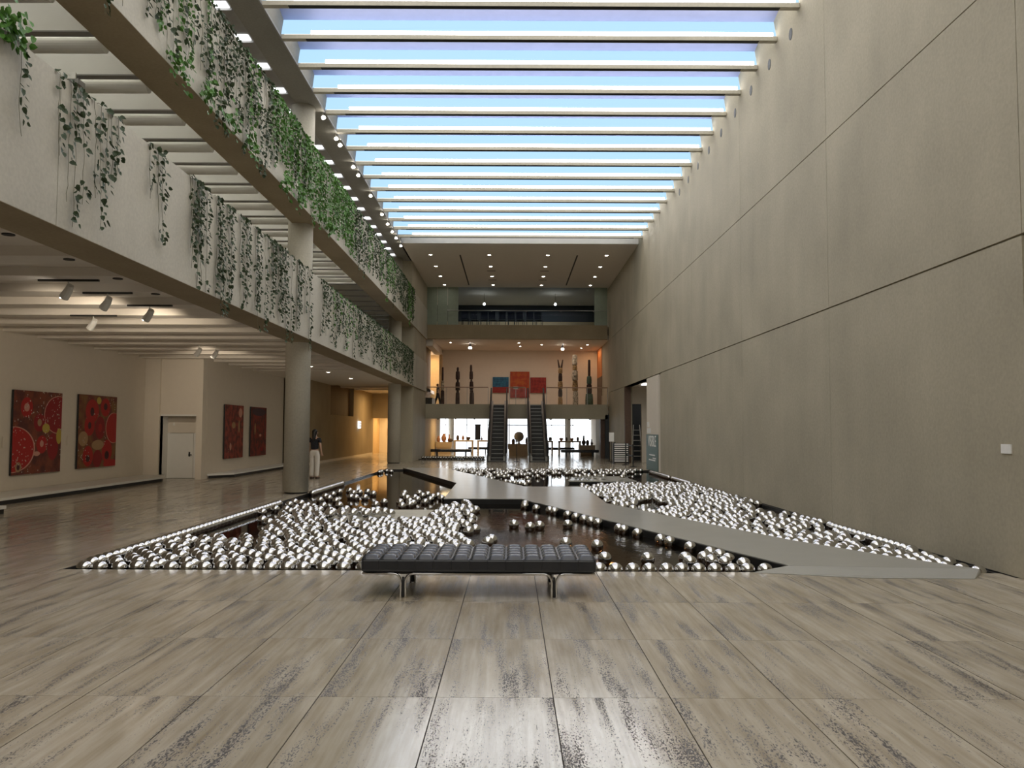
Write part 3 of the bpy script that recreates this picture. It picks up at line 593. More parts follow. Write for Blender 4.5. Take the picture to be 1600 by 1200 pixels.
# ---------------------------------------------------------------- escalators
def escalator(x, lab):
    o = empty('escalator', (x, 41.5, 0), lab, 'escalator')
    T = math.tan(R(30)); y0, y1 = .8, .8 + 3.06 / T
    base = [(0, 0), (1.0, 0), (y1 + .3, 2.55), (y1 + .3, 3.04), (y1, 3.04), (y0, .04), (0, .04)]
    MB().prism(base, -.44, .44, 'x').build('truss_body', 'dark_metal', o)
    n = 15
    for k in range(n):
        z = 3.04 * (k + 1) / n; y = y0 + (y1 - y0) * k / n
        box('step', -.30, .30, y, y + .38, z - .19, z, 'dark_metal', o); box('step_nosing', -.30, .30, y - .006, y + .01, z - .025, z + .002, 'steel_dull', o)
    side = [(-.1, .1), (-.1, .75), (.02, .92), (.25, .95), (y0 + .1, .98), (y1, 3.98), (y1 + .9, 4.0), (y1 + .9, 3.06), (y1 + .1, 3.04), (y0 + .05, .06), (0, .0)]
    for s in (-1, 1):
        MB().prism(side, s * .45 - .02, s * .45 + .02, 'x').build('balustrade_side', 'black_matt', o)
        MB().prism([(0, .05), (y0, .05), (y1, 3.05), (y1, 3.28), (y0, .28), (0, .28)], s * .375 - .055, s * .375 + .05, 'x').build('skirt_panel', 'steel_dull', o)
        MB().prism([(0, .0), (y0, .0), (y1, 3.0), (y1, 3.3), (y0, .3), (0, .3)], s * .50 - .02, s * .50 + .02, 'x').build('outer_deck', 'steel_dull', o)
        rail = [(-.1, .45), (-.13, .6), (-.13, .75), (-.02, .93), (.2, .98), (y0 + .08, 1.0), (y1, 4.0), (y1 + .9, 4.02)]
        MB().tube([(s * .45, a, b) for a, b in rail], .042, 8).build('handrail', 'black_matt', o)
    box('comb_plate', -.32, .32, .1, .8, .02, .05, 'steel_dull', o)
    return o
escalator(-.74, 'dark escalator on the left of the pair'); escalator(1.36, 'dark escalator on the right of the pair')
st = empty('rope_post', (.25, 41.9, 0), 'thin standing post between the escalator feet', 'post'); MB().lathe([(.15, 0), (.15, .02), (.02, .04), (.016, 1.1)], 14).build('post_body', 'dark_metal', st); box('post_card', -.06, .06, -.01, .0, 1.0, 1.12, 'grey_paint', st)

# ---------------------------------------------------------------- ground floor beyond the bridge: bright foyer
struct(box('ceiling_foyer', -5.3, 9.5, YF + .3, 63.2, 2.45, 2.75, 'ceiling_white'))
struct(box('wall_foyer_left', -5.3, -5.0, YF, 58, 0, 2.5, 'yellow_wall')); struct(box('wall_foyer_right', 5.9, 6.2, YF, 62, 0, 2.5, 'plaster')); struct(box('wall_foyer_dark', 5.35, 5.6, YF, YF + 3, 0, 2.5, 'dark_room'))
struct(box('trim_3', 5.1, 5.35, YF + .2, YF + .5, 0, 2.3, 'wood_dark'))
win = empty('window_2', (0, 62.5, 0), 'tall glazed front of the bright foyer', kind='structure')
for k in range(7):
    x = -5.0 + k * 1.6; box('mullion', x - .03, x + .03, 0, .06, 0, 2.45, 'steel_dull', win)
    if k < 6: box('glass_pane', x + .03, x + 1.57, .02, .03, .05, 2.4, 'clear_glass', win)
box('transom', -5, 4.7, 0, .06, 1.95, 2.0, 'steel_dull', win)
struct(MB().box(-60, 60, 66, 130, -.4, -.02).build('ground_outside', 'ground_pale'))
struct(box('wall_outside', -1.6, 3.2, 80, 80.5, 0, 2.2, 'ground_pale'))
for x in (-4.4, 4.05): struct(MB().lathe([(.22, 0), (.22, 2.45)], 20, (x, 60.0, 0)).build('column', 'white_paint'))
bn = empty('banner_stand', (-2.4, 58.5, 0), 'grey upright banner against the bright foyer window', 'banner'); box('banner_sheet', -.2, .2, 0, .02, .9, 2.0, 'cloth_grey', bn); box('banner_pole', -.015, .015, .02, .05, 0, 2.0, 'dark_metal', bn); box('banner_foot', -.2, .2, -.12, .18, 0, .02, 'dark_metal', bn)
def counter(x0, x1, y0, y1, h, lab, solid=False):
    o = empty('counter', ((x0 + x1) / 2, y0, 0), lab, 'counter'); w = (x1 - x0) / 2; d = y1 - y0
    if solid: box('counter_body', -w + .08, w - .08, .05, d - .05, 0, h * .55, 'wood_pale', o); box('counter_top', -w, w, 0, d, h * .55, h, 'wood_pale', o)
    else:
        box('counter_top', -w, w, 0, d, h - .1, h, 'wood_pale', o)
        for s in (-1, 1): box('leg_panel', s * (w - .06) - .05, s * (w - .06) + .05, .02, d - .02, 0, h - .1, 'wood_pale', o)
    return o
counter(-4.95, -3.9, 54.0, 55.0, .80, 'solid pale timber counter against the yellow foyer wall', True); counter(-3.85, -2.55, 55.0, 55.7, .92, 'open legged pale counter left of the escalators')
counter(-2.3, -1.35, 55, 55.7, .92, 'short open pale counter behind the left escalator')
counter(-.25, 1.1, 52.0, 53.0, .72, 'pale timber block counter between the escalators', True); counter(2.0, 2.75, 55, 55.7, .9, 'small open counter right of the escalators')
counter(3.1, 4.6, 55, 55.7, .9, 'open legged counter with small pots'); counter(4.2, 5.2, 51.6, 52.4, .68, 'solid pale counter near the dark doorway', True)
PR = [[(.05, 0), (.11, .1), (.13, .2), (.07, .32), (.05, .38), (.06, .40)], [(.07, 0), (.1, .06), (.1, .24), (.06, .3), (.065, .33)], [(.04, 0), (.08, .06), (.09, .13), (.04, .2), (.03, .36), (.04, .38)], [(.06, 0), (.13, .08), (.14, .16), (.1, .2)]]
vases = [(-4.78, 54.25, .80, 0, 1.0, 'clay'), (-4.45, 54.4, .80, 0, 1.4, 'clay'), (-4.12, 54.65, .80, 2, 1.3, 'clay'), (-4.0, 54.3, .80, 3, 1.1, 'wood_dark'), (-3.6, 55.3, .92, 1, 1, 'wood_dark'), (-3.25, 55.3, .92, 0, .8, 'clay'), (-2.9, 55.3, .92, 3, 1.1, 'wood_dark'), (-2.0, 55.3, .92, 2, .8, 'wood_dark'),
         (.1, 52.4, .72, 1, 1.0, 'wood_dark'), (1.0, 52.5, .72, 1, 1.3, 'wood_dark'), (2.2, 55.3, .9, 3, .9, 'clay'), (2.55, 55.3, .9, 1, .8, 'wood_dark'), (3.3, 55.3, .9, 3, 1, 'clay'), (3.65, 55.3, .9, 0, .6, 'wood_dark'), (4.0, 55.3, .9, 3, .9, 'clay'), (4.4, 55.3, .9, 1, .8, 'wood_dark'), (4.5, 51.9, .68, 2, 1.6, 'wood_dark'), (4.75, 52, .68, 1, 1, 'wood_dark'), (5.0, 51.9, .68, 2, 1, 'wood_dark')]
vl = {'clay': 'reddish clay pot on a foyer counter', 'wood_dark': 'dark vessel silhouetted on a foyer counter'}
vk = {}
for (x, y, z, p, s, m) in sorted(vases):
    vk[m] = vk.get(m, -1) + 1; link('vase', MB().lathe([(r * s, q * s) for r, q in PR[p]], 14).mesh('vase', m, True), None, (x, y, z), label=nth(vk[m]) + ' from the left: ' + vl[m], cat='vase', group='pots on the foyer counters')
o = empty('mask_sculpture', (.45, 52.3, .72), 'large pale round sculpture on the block counter between the escalators', 'sculpture')
MB().lathe([(.02, -.30), (.18, -.24), (.29, -.1), (.31, .05), (.24, .22), (.1, .3), (.01, .31)], 18).build('round_head', 'stone_pale', o, smooth=True).location = (0, 0, .46); MB().lathe([(.1, 0), (.05, .1), (.06, .2)], 12).build('foot', 'stone_pale', o)
for i, (x0, x1, y, lab) in enumerate(((-4.95, -2.45, 50.6, 'long black bench at the foot of the far gallery, left of the escalators'), (-3.0, -1.6, 57.0, 'dark bench seat in the bright foyer behind the left escalator'), (2.1, 4.3, 56.8, 'black bench deeper in the foyer, right of the escalators'), (3.0, 5.3, 50.4, 'long black bench right of the escalators'))):
    o = empty('foyer_bench', ((x0 + x1) / 2, y, 0), lab, 'bench'); w = (x1 - x0) / 2
    box('cushion', -w, w, 0, .7, .25, .42, 'leather_black', o, bevel=.03)
    for sx in (-1, 1):
        for yy in (.08, .62): box('leg', sx * w * .7 - .03, sx * w * .7 + .03, yy - .02, yy + .02, 0, .25, 'dark_metal', o)
for k, x in enumerate((-4.7, -3.6, -2.4, 2.4, 3.6, 4.9)): 
    o = empty('foyer_spotlight', (x, 52.5, 2.45), nth(k) + ' small dark ceiling spotlight from the left in the bright foyer', 'spotlight', 'foyer ceiling spotlights'); MB().tube([(0, 0, 0), (0, 0, -.06)], .015).build('stem', 'black_matt', o); MB().tube([(0, 0, -.05), (.04, -.06, -.18)], [.05, .06], 10).build('lamp_head', 'black_matt', o)
area('foyer_lamp', (-3.5, 53, 2.4), 2, 3, 45, (1, .75, .42))

# side portal contents
ld = empty('step_ladder', (6.56, 43.3, 0), 'aluminium step ladder in the dark side doorway', 'ladder', rz=R(-90))
for s in (-1, 1): MB().tube([(0, s * .28, 0), (-.35, s * .16, 1.9)], .025, 6).build('stile', 'paper_white', ld); MB().tube([(-.75, s * .28, 0), (-.38, s * .16, 1.85)], .02, 6).build('rear_stile', 'steel_dull', ld)
for k in range(6): f = (k + 1) / 7; box('tread', -.35 * f - .05, -.35 * f + .05, -.28 + .12 * f, .28 - .12 * f, 1.9 * f - .015, 1.9 * f + .015, 'paper_white', ld)
rk = empty('brochure_rack', (5.25, 39.8, 0), 'black rack of pale leaflets by the side portal', 'rack')
for s in (-1, 1): box('rack_side', s * .36 - .02, s * .36 + .02, 0, .3, 0, 1.0, 'black_matt', rk)
for k in range(9): box('leaflet', -.33, .33, -.01, .02, .12 + k * .1, .17 + k * .1, 'paper_white', rk)
box('rack_back', -.35, .35, .05, .08, .05, 1.0, 'black_matt', rk)
sd = empty('notice_stand', (4.95, 41.2, 0), 'white notice on a thin stand before the side portal', 'sign'); MB().lathe([(.14, 0), (.14, .02), (.015, .03), (.012, 1.2)], 12).build('stand', 'dark_metal', sd); box('notice_board', -.12, .12, -.03, -.01, 1.05, 1.5, 'paper_white', sd)
for i, (x, y) in enumerate(((5.0, 42.6), (5.25, 42.3), (5.3, 38.6), (5.35, 36.6))):
    o = empty('barrier_post', (x, y, 0), nth(i) + ' black belt barrier post by the side portal, from the escalators', 'post', 'belt barrier posts'); MB().lathe([(.16, 0), (.16, .02), (.03, .04), (.03, .95), (.035, 1.0)], 14).build('post_body', 'black_matt', o)
bl = empty('barrier_belt', (5.33, 37.6, 0), 'black barrier belts stretched across the side portal', 'belt')
for z in (.9, .45): box('belt', -.01, .01, -.96, .96, z, z + .06, 'black_matt', bl)
area('store_fill', (7.2, 43.4, 3.5), .6, .6, 8, (1, .95, .9))  # added fill light so the ladder shows in the dark doorway
sr = empty('side_lamp', (6.4, 38.5, 3.74), 'ceiling lamp inside the side room', 'lamp'); box('lamp_panel', -.3, .3, -.6, .6, 0, .02, 'strip_white', sr)

# left lobby
lw = MB(); lw.box(-9.3, -9.0, 35.8, 53.5, 0, 2.33); lw.box(-9.3, -9.0, 35.8, 41.1, 2.33, 3.95); lw.box(-9.3, -9.0, 47.1, 53.5, 2.33, 3.95); lw.box(-10.1, -9.0, 35.5, 35.8, 0, 3.95)
lw.box(-10.0, -9.7, 35.5, 54, 0, 4.2)  # unseen backing added to block stray sky light
lw = struct(lw.build('wall_lobby', 'concrete_warm')); tag(lw, 'brown concrete lobby wall behind the first column')
struct(box('wall_lobby_recess', -9.35, -9.25, 41.1, 47.1, 2.3, 4.0, 'umber_panel')); struct(box('baseboard_lobby', -9.0, -8.97, 36, 53.5, 0, .12, 'plaster'))  # umber back paints the shade inside the wall recess
le = MB(); le.box(-9.3, -9.0, 53.5, 53.8, 0, 4); le.box(-9.0, -5.3, 53.5, 53.8, 2.33, 4); le.box(-7.1, -6.6, 53.5, 53.8, 0, 2.4); le.box(-5.6, -5.3, YF, 53.8, 0, 7)
struct(le.build('wall_lobby_end', 'concrete_warm')); struct(box('wall_lobby_bright', -9.3, -5.3, 57, 57.3, 0, 3, 'plaster')); struct(box('ceiling_lobby', -9.5, -5.3, 41, 57.3, 4.0, 4.2, 'ceiling_white')); struct(box('ceiling_lobby_far', -9.3, -5.3, 53.8, 57.3, 2.6, 2.8, 'ceiling_white')); struct(box('wall_lobby_left', -9.4, -9.1, 53.8, 57.3, 0, 3, 'yellow_wall'))
for k in range(3): box('lobby_beam', -9.3, -5.55, 42.0 + k * 2.6, 42.4 + k * 2.6, 3.85, 4.0, 'ceiling_white', None, kind='structure')
ls = empty('lit_sign', (-8.96, 48.6, 1.66), 'small glowing white sign box on the brown lobby wall', 'sign'); box('sign_face', 0, .06, -.32, .32, 0, .42, 'sign_lit', ls); box('sign_bar', .061, .066, -.25, .25, .12, .17, 'grey_paint', ls); box('sign_bar', .061, .066, -.25, .25, .27, .31, 'grey_paint', ls)
fr = empty('framed_picture', (-8.3, 56.97, 1.2), 'small pale framed picture in the lit end doorway', 'picture'); box('frame', -.25, .25, -.03, 0, 0, .5, 'wood_pale', fr); box('print', -.2, .2, -.035, -.03, .05, .45, 'paper_white', fr)
for (x, y, z, s, e) in ((-7.6, 55.4, 2.55, 2, 70), (-7.0, 50, 3.8, 1.5, 90)):
    area('lobby_lamp', (x, y, z), s, s, e, (1, .66, .3))

# ---------------------------------------------------------------- people
def skinned(name, chains, m, parent, sub=2):
    """chains of (x,y,z,r): the first point of a later chain joins the nearest earlier point"""
    bm = bmesh.new(); sk_ = bm.verts.layers.skin.verify(); pts = []
    for ch in chains:
        prev = None
        for i, p in enumerate(ch):
            co = Vector(p[:3]); v = None
            if i == 0 and pts:
                q = min(pts, key=lambda w: (w.co - co).length)
                if (q.co - co).length < .02: v = q
            if v is None:
                v = bm.verts.new(co); r = p[3]; v[sk_].radius = r if isinstance(r, tuple) else (r, r); pts.append(v)
                if len(pts) == 1: v[sk_].use_root = True
            if prev is not None and prev is not v: bm.edges.new((prev, v))
            prev = v
    me = bpy.data.meshes.new(name); bm.to_mesh(me); bm.free(); me.materials.append(MATS[m])
    o = link(name, me, parent); md = o.modifiers.new('skin', 'SKIN'); md.use_smooth_shade = True
    s = o.modifiers.new('sub', 'SUBSURF'); s.levels = sub; s.render_levels = sub
    return o
def person(loc, rz, h, lab, top, trousers, hair, stride=0.0, long_hair=True, arm=None):
    o = empty('person', loc, lab, 'person', rz=rz); o.scale = (h / 1.62,) * 3
    st_ = stride
    torso = [(0, 0, .90, (.13, .10)), (0, 0, 1.02, (.115, .085)), (0, 0, 1.20, (.135, .095)), (0, 0, 1.31, (.10, .075)), (0, 0, 1.375, .048), (0, .012, 1.44, .062), (0, .02, 1.50, .085), (0, .01, 1.565, .075), (0, 0, 1.60, .045)]
    def leg(s, t): return [(0, 0, .90, .1), (s * .085, 0, .82, .09), (s * .088, t * .2 + .01, .46, .062), (s * .09, t * .4 - .02, .08, .042), (s * .095, t * .4 + .10, .035, .032)]
    def arm_(s, tgt=None):
        el = (s * .215, -.03, 1.05); wr_ = (s * .20, .08, .86)
        if tgt: el, wr_ = tgt
        d = (Vector(wr_) - Vector(el)).normalized(); sd_ = d.cross(Vector((0, 1, 0))).normalized() if abs(d.y) < .95 else Vector((1, 0, 0)); w_ = Vector(wr_)
        ch = [[(0, 0, 1.31, .08), (s * .155, 0, 1.295, .052), (*el, .04), (*wr_, .027), (*(w_ + d * .05), .03)]]
        for k in range(4):
            q = w_ + d * .05; off = sd_ * (.027 * (k - 1.5)); L = (.062, .075, .07, .055)[k]
            ch.append([(*q, .03), (*(q + off + d * .035), .010), (*(q + off + d * (.035 + L * .6) + Vector((0, .01, 0))), .009), (*(q + off + d * (.03 + L) + Vector((0, .02, 0))), .008)])
        ch.append([(*(w_), .027), (*(w_ + d * .03 + Vector((0, .04, 0))), .011), (*(w_ + d * .07 + Vector((0, .05, 0))), .009)])
        return ch
    body = skinned('body', [torso, leg(1, st_), leg(-1, -st_)] + arm_(1) + arm_(-1, arm), 'skin', o)
    # face
    fc = MB(); fc.tube([(0, .095, 1.515), (0, .118, 1.485), (0, .09, 1.478)], [.01, .014, .008], 6); fc.box(-.025, .025, .08, .094, 1.452, 1.46)
    for s in (-1, 1): fc.lathe([(.004, -.008), (.011, 0), (.004, .008)], 8, (s * .032, .09, 1.52)); fc.tube([(s * .083, .01, 1.52), (s * .094, .0, 1.50), (s * .083, .005, 1.475)], .012, 6)
    fc.build('face', 'skin', body, smooth=True)
    skinned('trousers', [[(0, 0, .98, (.135, .105)), (0, 0, .90, (.15, .115))]] + [[(0, 0, .90, .15), (s * .088, 0, .80, .105), (s * .09, t * .2 + .01, .46, .085), (s * .092, t * .4 - .02, .06, .075)] for s, t in ((1, st_), (-1, -st_))], trousers, o)
    sl = [[(0, 0, 1.30, .1), (s * .165, 0, 1.292, .065), (s * .20, -.015, 1.16, .058)] for s in (1, -1)]
    skinned('top', [[(0, 0, .92, (.15, .115)), (0, 0, 1.03, (.132, .10)), (0, 0, 1.19, (.15, .11)), (0, 0, 1.30, (.115, .09)), (0, 0, 1.345, (.07, .06))]] + sl, top, o)
    hr = [[(0, .0, 1.63, .05), (0, -.012, 1.56, .098), (0, -.035, 1.50, .092), (0, -.055, 1.43, .07)]]
    if long_hair: hr[0] += [(0, -.075, 1.32, .065), (0, -.085, 1.22, .045)]
    skinned('hair', hr, hair, o)
    for s, t in ((1, st_), (-1, -st_)): box('shoe', s * .095 - .04, s * .095 + .04, t * .4 - .07, t * .4 + .15, 0, .06, 'shoe', o, bevel=.015)
    return o
p1 = onz(491, 748); person((p1.x, p1.y, 0), R(-12), 1.60, 'person in black top and white trousers standing behind the first column', 'cloth_black', 'cloth_white', 'hair_black')
person((p1.x - .46, p1.y + .1, 0), R(8), 1.62, 'person in pale top half hidden by the first column', 'cloth_rose', 'cloth_white', 'hair_brown', 0, False)
person((-4.42, 49.3, 3.06), R(-70), 1.28, 'small person in dark clothes walking behind the far glass balustrade', 'cloth_grey', 'cloth_black', 'hair_brown', .5, False)

# ---------------------------------------------------------------- bench
bn = empty('leather_bench', (-.31, 8.38, 0), 'black buttoned leather bench on chrome legs in front of the pond', 'bench')
hw, hd = 1.12, .425
box('cushion_base', -hw, hw, -hd, hd, .245, .375, 'leather_black', bn, bevel=.025)
tu = MB(); n = 7
nx, ny = 13, 5; cw, cd = 2 * hw / nx, 2 * hd / ny
for j in range(n):
    for i in range(n):
        a, b = -1 + 2 * i / (n - 1), -1 + 2 * j / (n - 1)
        hgt = .042 * max(0, (1 - a ** 4)) ** .5 * max(0, (1 - b ** 4)) ** .5
        tu.v.append((a * cw / 2 * .995, b * cd / 2 * .995, .366 + hgt))
for j in range(n - 1):
    for i in range(n - 1): q = j * n + i; tu.f.append((q, q + 1, q + n + 1, q + n))
tm = tu.mesh('tuft', 'leather_black', True)
for i in range(nx):
    for j in range(ny): link('tuft', tm, bn, (-hw + cw * (i + .5), -hd + cd * (j + .5), 0))
bt = MB().lathe([(.012, 0), (.009, .006), (.002, .009)], 8).mesh('button', 'leather_black', True)
for i in range(1, nx):
    for j in range(1, ny): link('button', bt, bn, (-hw + cw * i, -hd + cd * j, .356))
sm = MB().box(-.002, .002, -hd - .0015, -hd + .002, .27, .36).mesh('seam', 'black_matt')
for i in range(1, nx): link('seam', sm, bn, (-hw + cw * i, 0, 0))
fm = MB()
for s in (-1, 1): fm.box(-hw + .03, hw - .03, s * (hd - .06) - .02, s * (hd - .06) + .02, .225, .247)
for x in (-.72, .72): fm.box(x - .03, x + .03, -hd + .05, hd - .05, .222, .246)
fm.build('under_frame', 'black_matt', bn)
for sy in (-1, 1):
    y = sy * (hd - .03)
    for lx in (-.72, .72):
        for s in (-1, 1):
            endx = (hw - .02) * (1 if lx > 0 else -1) if s == (1 if lx > 0 else -1) else 0.0
            x = lx + s * .022; arc = [(x + s * .075 * (1 - math.cos(t)), y, .155 + .075 * math.sin(t)) for t in [R(a) for a in (0, 22, 45, 67, 90)]]
            MB().tube([(x, y, 0)] + arc + [(endx, y, .23)], .0125, 10).build('leg', 'chrome', bn, smooth=True)
        MB().box(lx - .01, lx + .01, y - .008, y + .008, .01, .2).build('leg_web', 'black_matt', bn)
for sx in (-1, 1): MB().tube([(sx * (hw - .02), -hd + .03, .23), (sx * (hw - .02), hd - .03, .23)], .0125, 10).build('end_rail', 'chrome', bn, smooth=True)

# ---------------------------------------------------------------- mirrored balls
balls = []; grid = {}
def inside(p, poly):
    c = False; x, y = p
    for (x0, y0), (x1, y1) in zip(poly, poly[1:] + poly[:1]):
        if (y0 > y) != (y1 > y) and x < (x1 - x0) * (y - y0) / (y1 - y0) + x0: c = not c
    return c
def edge_dist(p, poly):
    best = 9
    for (x0, y0), (x1, y1) in zip(poly, poly[1:] + poly[:1]):
        dx, dy = x1 - x0, y1 - y0; t = max(0, min(1, ((p[0] - x0) * dx + (p[1] - y0) * dy) / (dx * dx + dy * dy)))
        best = min(best, math.hypot(p[0] - x0 - t * dx, p[1] - y0 - t * dy))
    return best
ISL = [(-3.3, 14.9), (-1.6, 14.9), (-1.45, 16.9), (-3.3, 16.9)]
def put(x, y, grp, pond=None, z=None, md=.179):
    if pond is not None and (not inside((x, y), pond) or edge_dist((x, y), pond) < BALL + .005): return False
    if z is None and inside((x, y), ISL): z = -.02 + BALL
    gx, gy = int(x / .3), int(y / .3)
    for i in (-1, 0, 1):
        for j in (-1, 0, 1):
            for (a, b) in grid.get((gx + i, gy + j), ()):
                if (a - x) ** 2 + (b - y) ** 2 < md * md: return False
    grid.setdefault((gx, gy), []).append((x, y)); balls.append((x, y, z if z is not None else WATER + .05, grp)); return True
def spots(pts, grp, pond):
    for u, v in pts:
        p = onz(u, v + 1, WATER + .05); x, y = p.x, p.y
        if not inside((x, y), pond) or edge_dist((x, y), pond) < BALL + .01:      # pull back from the kerb
            cx = sum(q[0] for q in pond) / len(pond); cy = sum(q[1] for q in pond) / len(pond)
            for _ in range(60):
                x += (cx - x) * .012; y += (cy - y) * .012
                if inside((x, y), pond) and edge_dist((x, y), pond) > BALL + .01: break
        put(x, y, grp, pond)
def line(x0, y0, x1, y1, grp, step=.18, j=.004, z=None):
    L = math.hypot(x1 - x0, y1 - y0); n = int(L / step)
    for k in range(n + 1): t = k * step / L; put(x0 + (x1 - x0) * t + random.uniform(-j, j), y0 + (y1 - y0) * t, grp, None, z)
def raft(pix, grp, pond, step=.2, jit=.035, keep=1.0, holes=()):
    poly = [tuple(onz(u, v, WATER + .05).xy) for u, v in pix]; hs = [[tuple(onz(u, v, WATER + .05).xy) for u, v in h] for h in holes]
    xs_ = [p[0] for p in poly]; ys_ = [p[1] for p in poly]; y = min(ys_); r = 0
    while y < max(ys_):
        x = min(xs_) + (step / 2 if r % 2 else 0)
        while x < max(xs_):
            sway = .10 * math.sin(y * 2.1) + .06 * math.sin(y * 4.7 + x)
            q = (x + sway + random.gauss(0, jit), y + .05 * math.sin(x * 2.7) + random.gauss(0, jit))
            if inside(q, poly) and random.random() < keep and not any(inside(q, h) for h in hs): put(q[0], q[1], grp, pond)
            x += step
        y += step * .87; r += 1
G = {
 'kerbL': ('mirrored steel ball in the raft edge row along the near kerb, left of the bench', 'front row of the packed raft'),
 'edgeL': ('mirrored steel ball in the single file along the left pond edge', 'balls filed along the left pond edge'),
 'raftL': ('mirrored steel ball packed in the big raft left of and behind the bench', 'balls packed in the left raft'),
 'kerbR': ('mirrored steel ball along the near kerb between bench and ramp', 'balls on the near kerb right of the bench'),
 'path': ('mirrored steel ball resting against the near side of the grey footbridge', 'balls against the footbridge'),
 'open': ('mirrored steel ball drifting alone on the open brown water behind the bench', 'lone drifting balls'),
 'raftR': ('mirrored steel ball packed in the raft between footbridge and concrete wall', 'balls packed in the right raft'),
 'edgeR': ('mirrored steel ball in the file along the concrete wall', 'balls filed along the concrete wall'),
 'back': ('mirrored steel ball in the thinly scattered back part of the left pond', 'scattered balls at the back of the left pond'),
 'far': ('mirrored steel ball in the far pond beyond the footbridge', 'balls in the far pond'),
}
x = -4.93
while x < -.9: put(x, 9.66 + random.uniform(-.01, .03), 'kerbL'); x += random.choice((.182, .19, .2, .23))
x = 1.02
while x < 3.0: put(x, 9.66 + random.uniform(-.01, .03), 'kerbR', LP); x += random.choice((.182, .185, .19, .2))
line(-5.0, 9.8, -5.0, 18.0, 'edgeL'); line(-5.0, 20.9, -5.0, 24.6, 'edgeL')
spots([(945, 872), (1012, 873), (1100, 871), (1071, 872), (1078, 878), (1097, 880), (1100, 872), (1112, 876), (1133, 879), (1138, 874), (1155, 873), (1162, 881), (1183, 880), (1186, 875), (1206, 880), (1214, 876), (1226, 882)], 'kerbR', LP)
spots([(803, 819), (828, 823), (843, 821), (887, 819), (884, 848), (933, 852), (768, 843), (762, 847)], 'open', LP)
spots([(822, 781), (820, 790), (830, 785), (838, 794), (849, 789), (908, 803), (922, 806), (933, 811), (948, 818), (954, 814), (961, 819), (971, 816), (979, 820), (1050, 837), (1056, 842), (1082, 848), (1097, 853), (1104, 857), (1151, 864), (1154, 871), (704, 776), (726, 777), (734, 776), (745, 778), (757, 777), (774, 777), (785, 779), (791, 776), (712, 778)], 'path', LP)
HOLE = [(318, 842), (300, 836), (410, 803), (430, 812), (400, 836)]
raft([(118, 884), (200, 863), (262, 843), (300, 838), (330, 841), (405, 838), (425, 822), (440, 806), (500, 801), (560, 803), (610, 812), (668, 812), (690, 796), (712, 793), (722, 812), (712, 830), (728, 842), (742, 856), (742, 890), (560, 890)], 'raftL', LP, .2, .016, .985, [HOLE])
raft([(690, 796), (716, 784), (742, 780), (748, 800), (738, 812), (745, 822), (752, 830), (722, 838), (700, 812)], 'raftL', LP, .21, .05, .9)
raft([(425, 822), (440, 796), (480, 791), (530, 800), (620, 806), (612, 813), (500, 805)], 'raftL', LP, .22, .05, .75)
spots([(410, 800), (430, 795), (445, 799), (452, 788), (460, 784), (470, 786), (480, 790), (500, 781), (508, 775), (514, 778), (520, 772), (530, 768), (546, 766), (552, 770), (548, 776), (556, 777), (562, 769), (574, 768), (583, 771), (570, 777), (525, 782), (530, 789), (505, 790), (587, 788), (600, 784), (630, 774), (636, 778), (640, 783), (625, 784), (632, 770), (648, 777), (655, 770), (660, 774), (668, 772), (672, 780), (684, 774), (645, 786), (652, 780), (690, 778), (664, 784), (676, 776), (628, 790), (640, 788), (312, 822), (340, 812), (350, 808), (362, 806), (372, 800), (390, 803), (410, 812), (420, 816), (432, 818)], 'back', LP)
spots([(590, 736), (596, 736), (604, 735), (611, 736)], 'back', LP)
line(5.41, 11.3, 5.41, 14.2, 'edgeR', .182)
line(4.85, 10.40, 5.36, 9.58, 'raftR', .19); line(4.09, 11.94, 4.84, 10.42, 'raftR', .19); line(3.09, 14.88, 4.07, 12.0, 'raftR', .195)
line(5.00, 10.52, 5.40, 9.85, 'raftR', .2); line(4.26, 12.02, 4.99, 10.6, 'raftR', .2); line(5.17, 10.62, 5.42, 10.2, 'raftR', .2); line(4.45, 12.0, 5.15, 10.75, 'raftR', .21); line(5.34, 10.75, 5.41, 10.45, 'raftR', .2)
raft([(905, 762), (950, 757), (1040, 756), (1090, 758), (1140, 764), (1160, 776), (1190, 790), (1215, 806), (1235, 797), (1262, 799), (1290, 808), (1315, 818), (1330, 830), (1380, 838), (1440, 854), (1500, 864), (1565, 889), (1530, 900), (1440, 884), (1300, 858), (1150, 832), (1030, 806), (950, 788)], 'raftR', RP, .222, .035, .95, [[(985, 790), (1010, 781), (1050, 787), (1030, 799)], [(1150, 772), (1185, 775), (1215, 800), (1195, 806)], [(1330, 827), (1425, 846), (1405, 851), (1345, 841)]])
line(5.41, 25.3, 5.41, 28.0, 'edgeR', .182); line(5.41, 28.6, 5.41, 32.4, 'edgeR', .182)
spots([(1115, 766), (1130, 769), (1150, 772), (1152, 780), (1165, 783), (1166, 790), (1180, 781), (1190, 784), (1203, 787)], 'raftR', RP)
line(-2.2, 33.5, 5.2, 33.5, 'far', .2, .02)
raft([(700, 735), (760, 733), (870, 735), (1000, 736), (980, 741), (860, 741), (800, 745), (770, 747)], 'far', RP, .36, .09, .7)
spots([(735, 742), (745, 743), (760, 746), (768, 748), (790, 752), (797, 753), (804, 754), (812, 755), (820, 757), (828, 757), (826, 753), (824, 747), (840, 744), (910, 758)], 'far', RP)
for (u, v) in ((900, 743), (906, 744), (914, 742), (920, 744), (930, 743), (943, 744), (972, 745), (975, 741), (938, 740)):
    p = onz(u, v + 1, .04 + BALL)
    if 2.0 < p.x < 3.8: put(p.x, min(max(p.y, 26.1), 28.2), 'far', None, .04 + BALL)
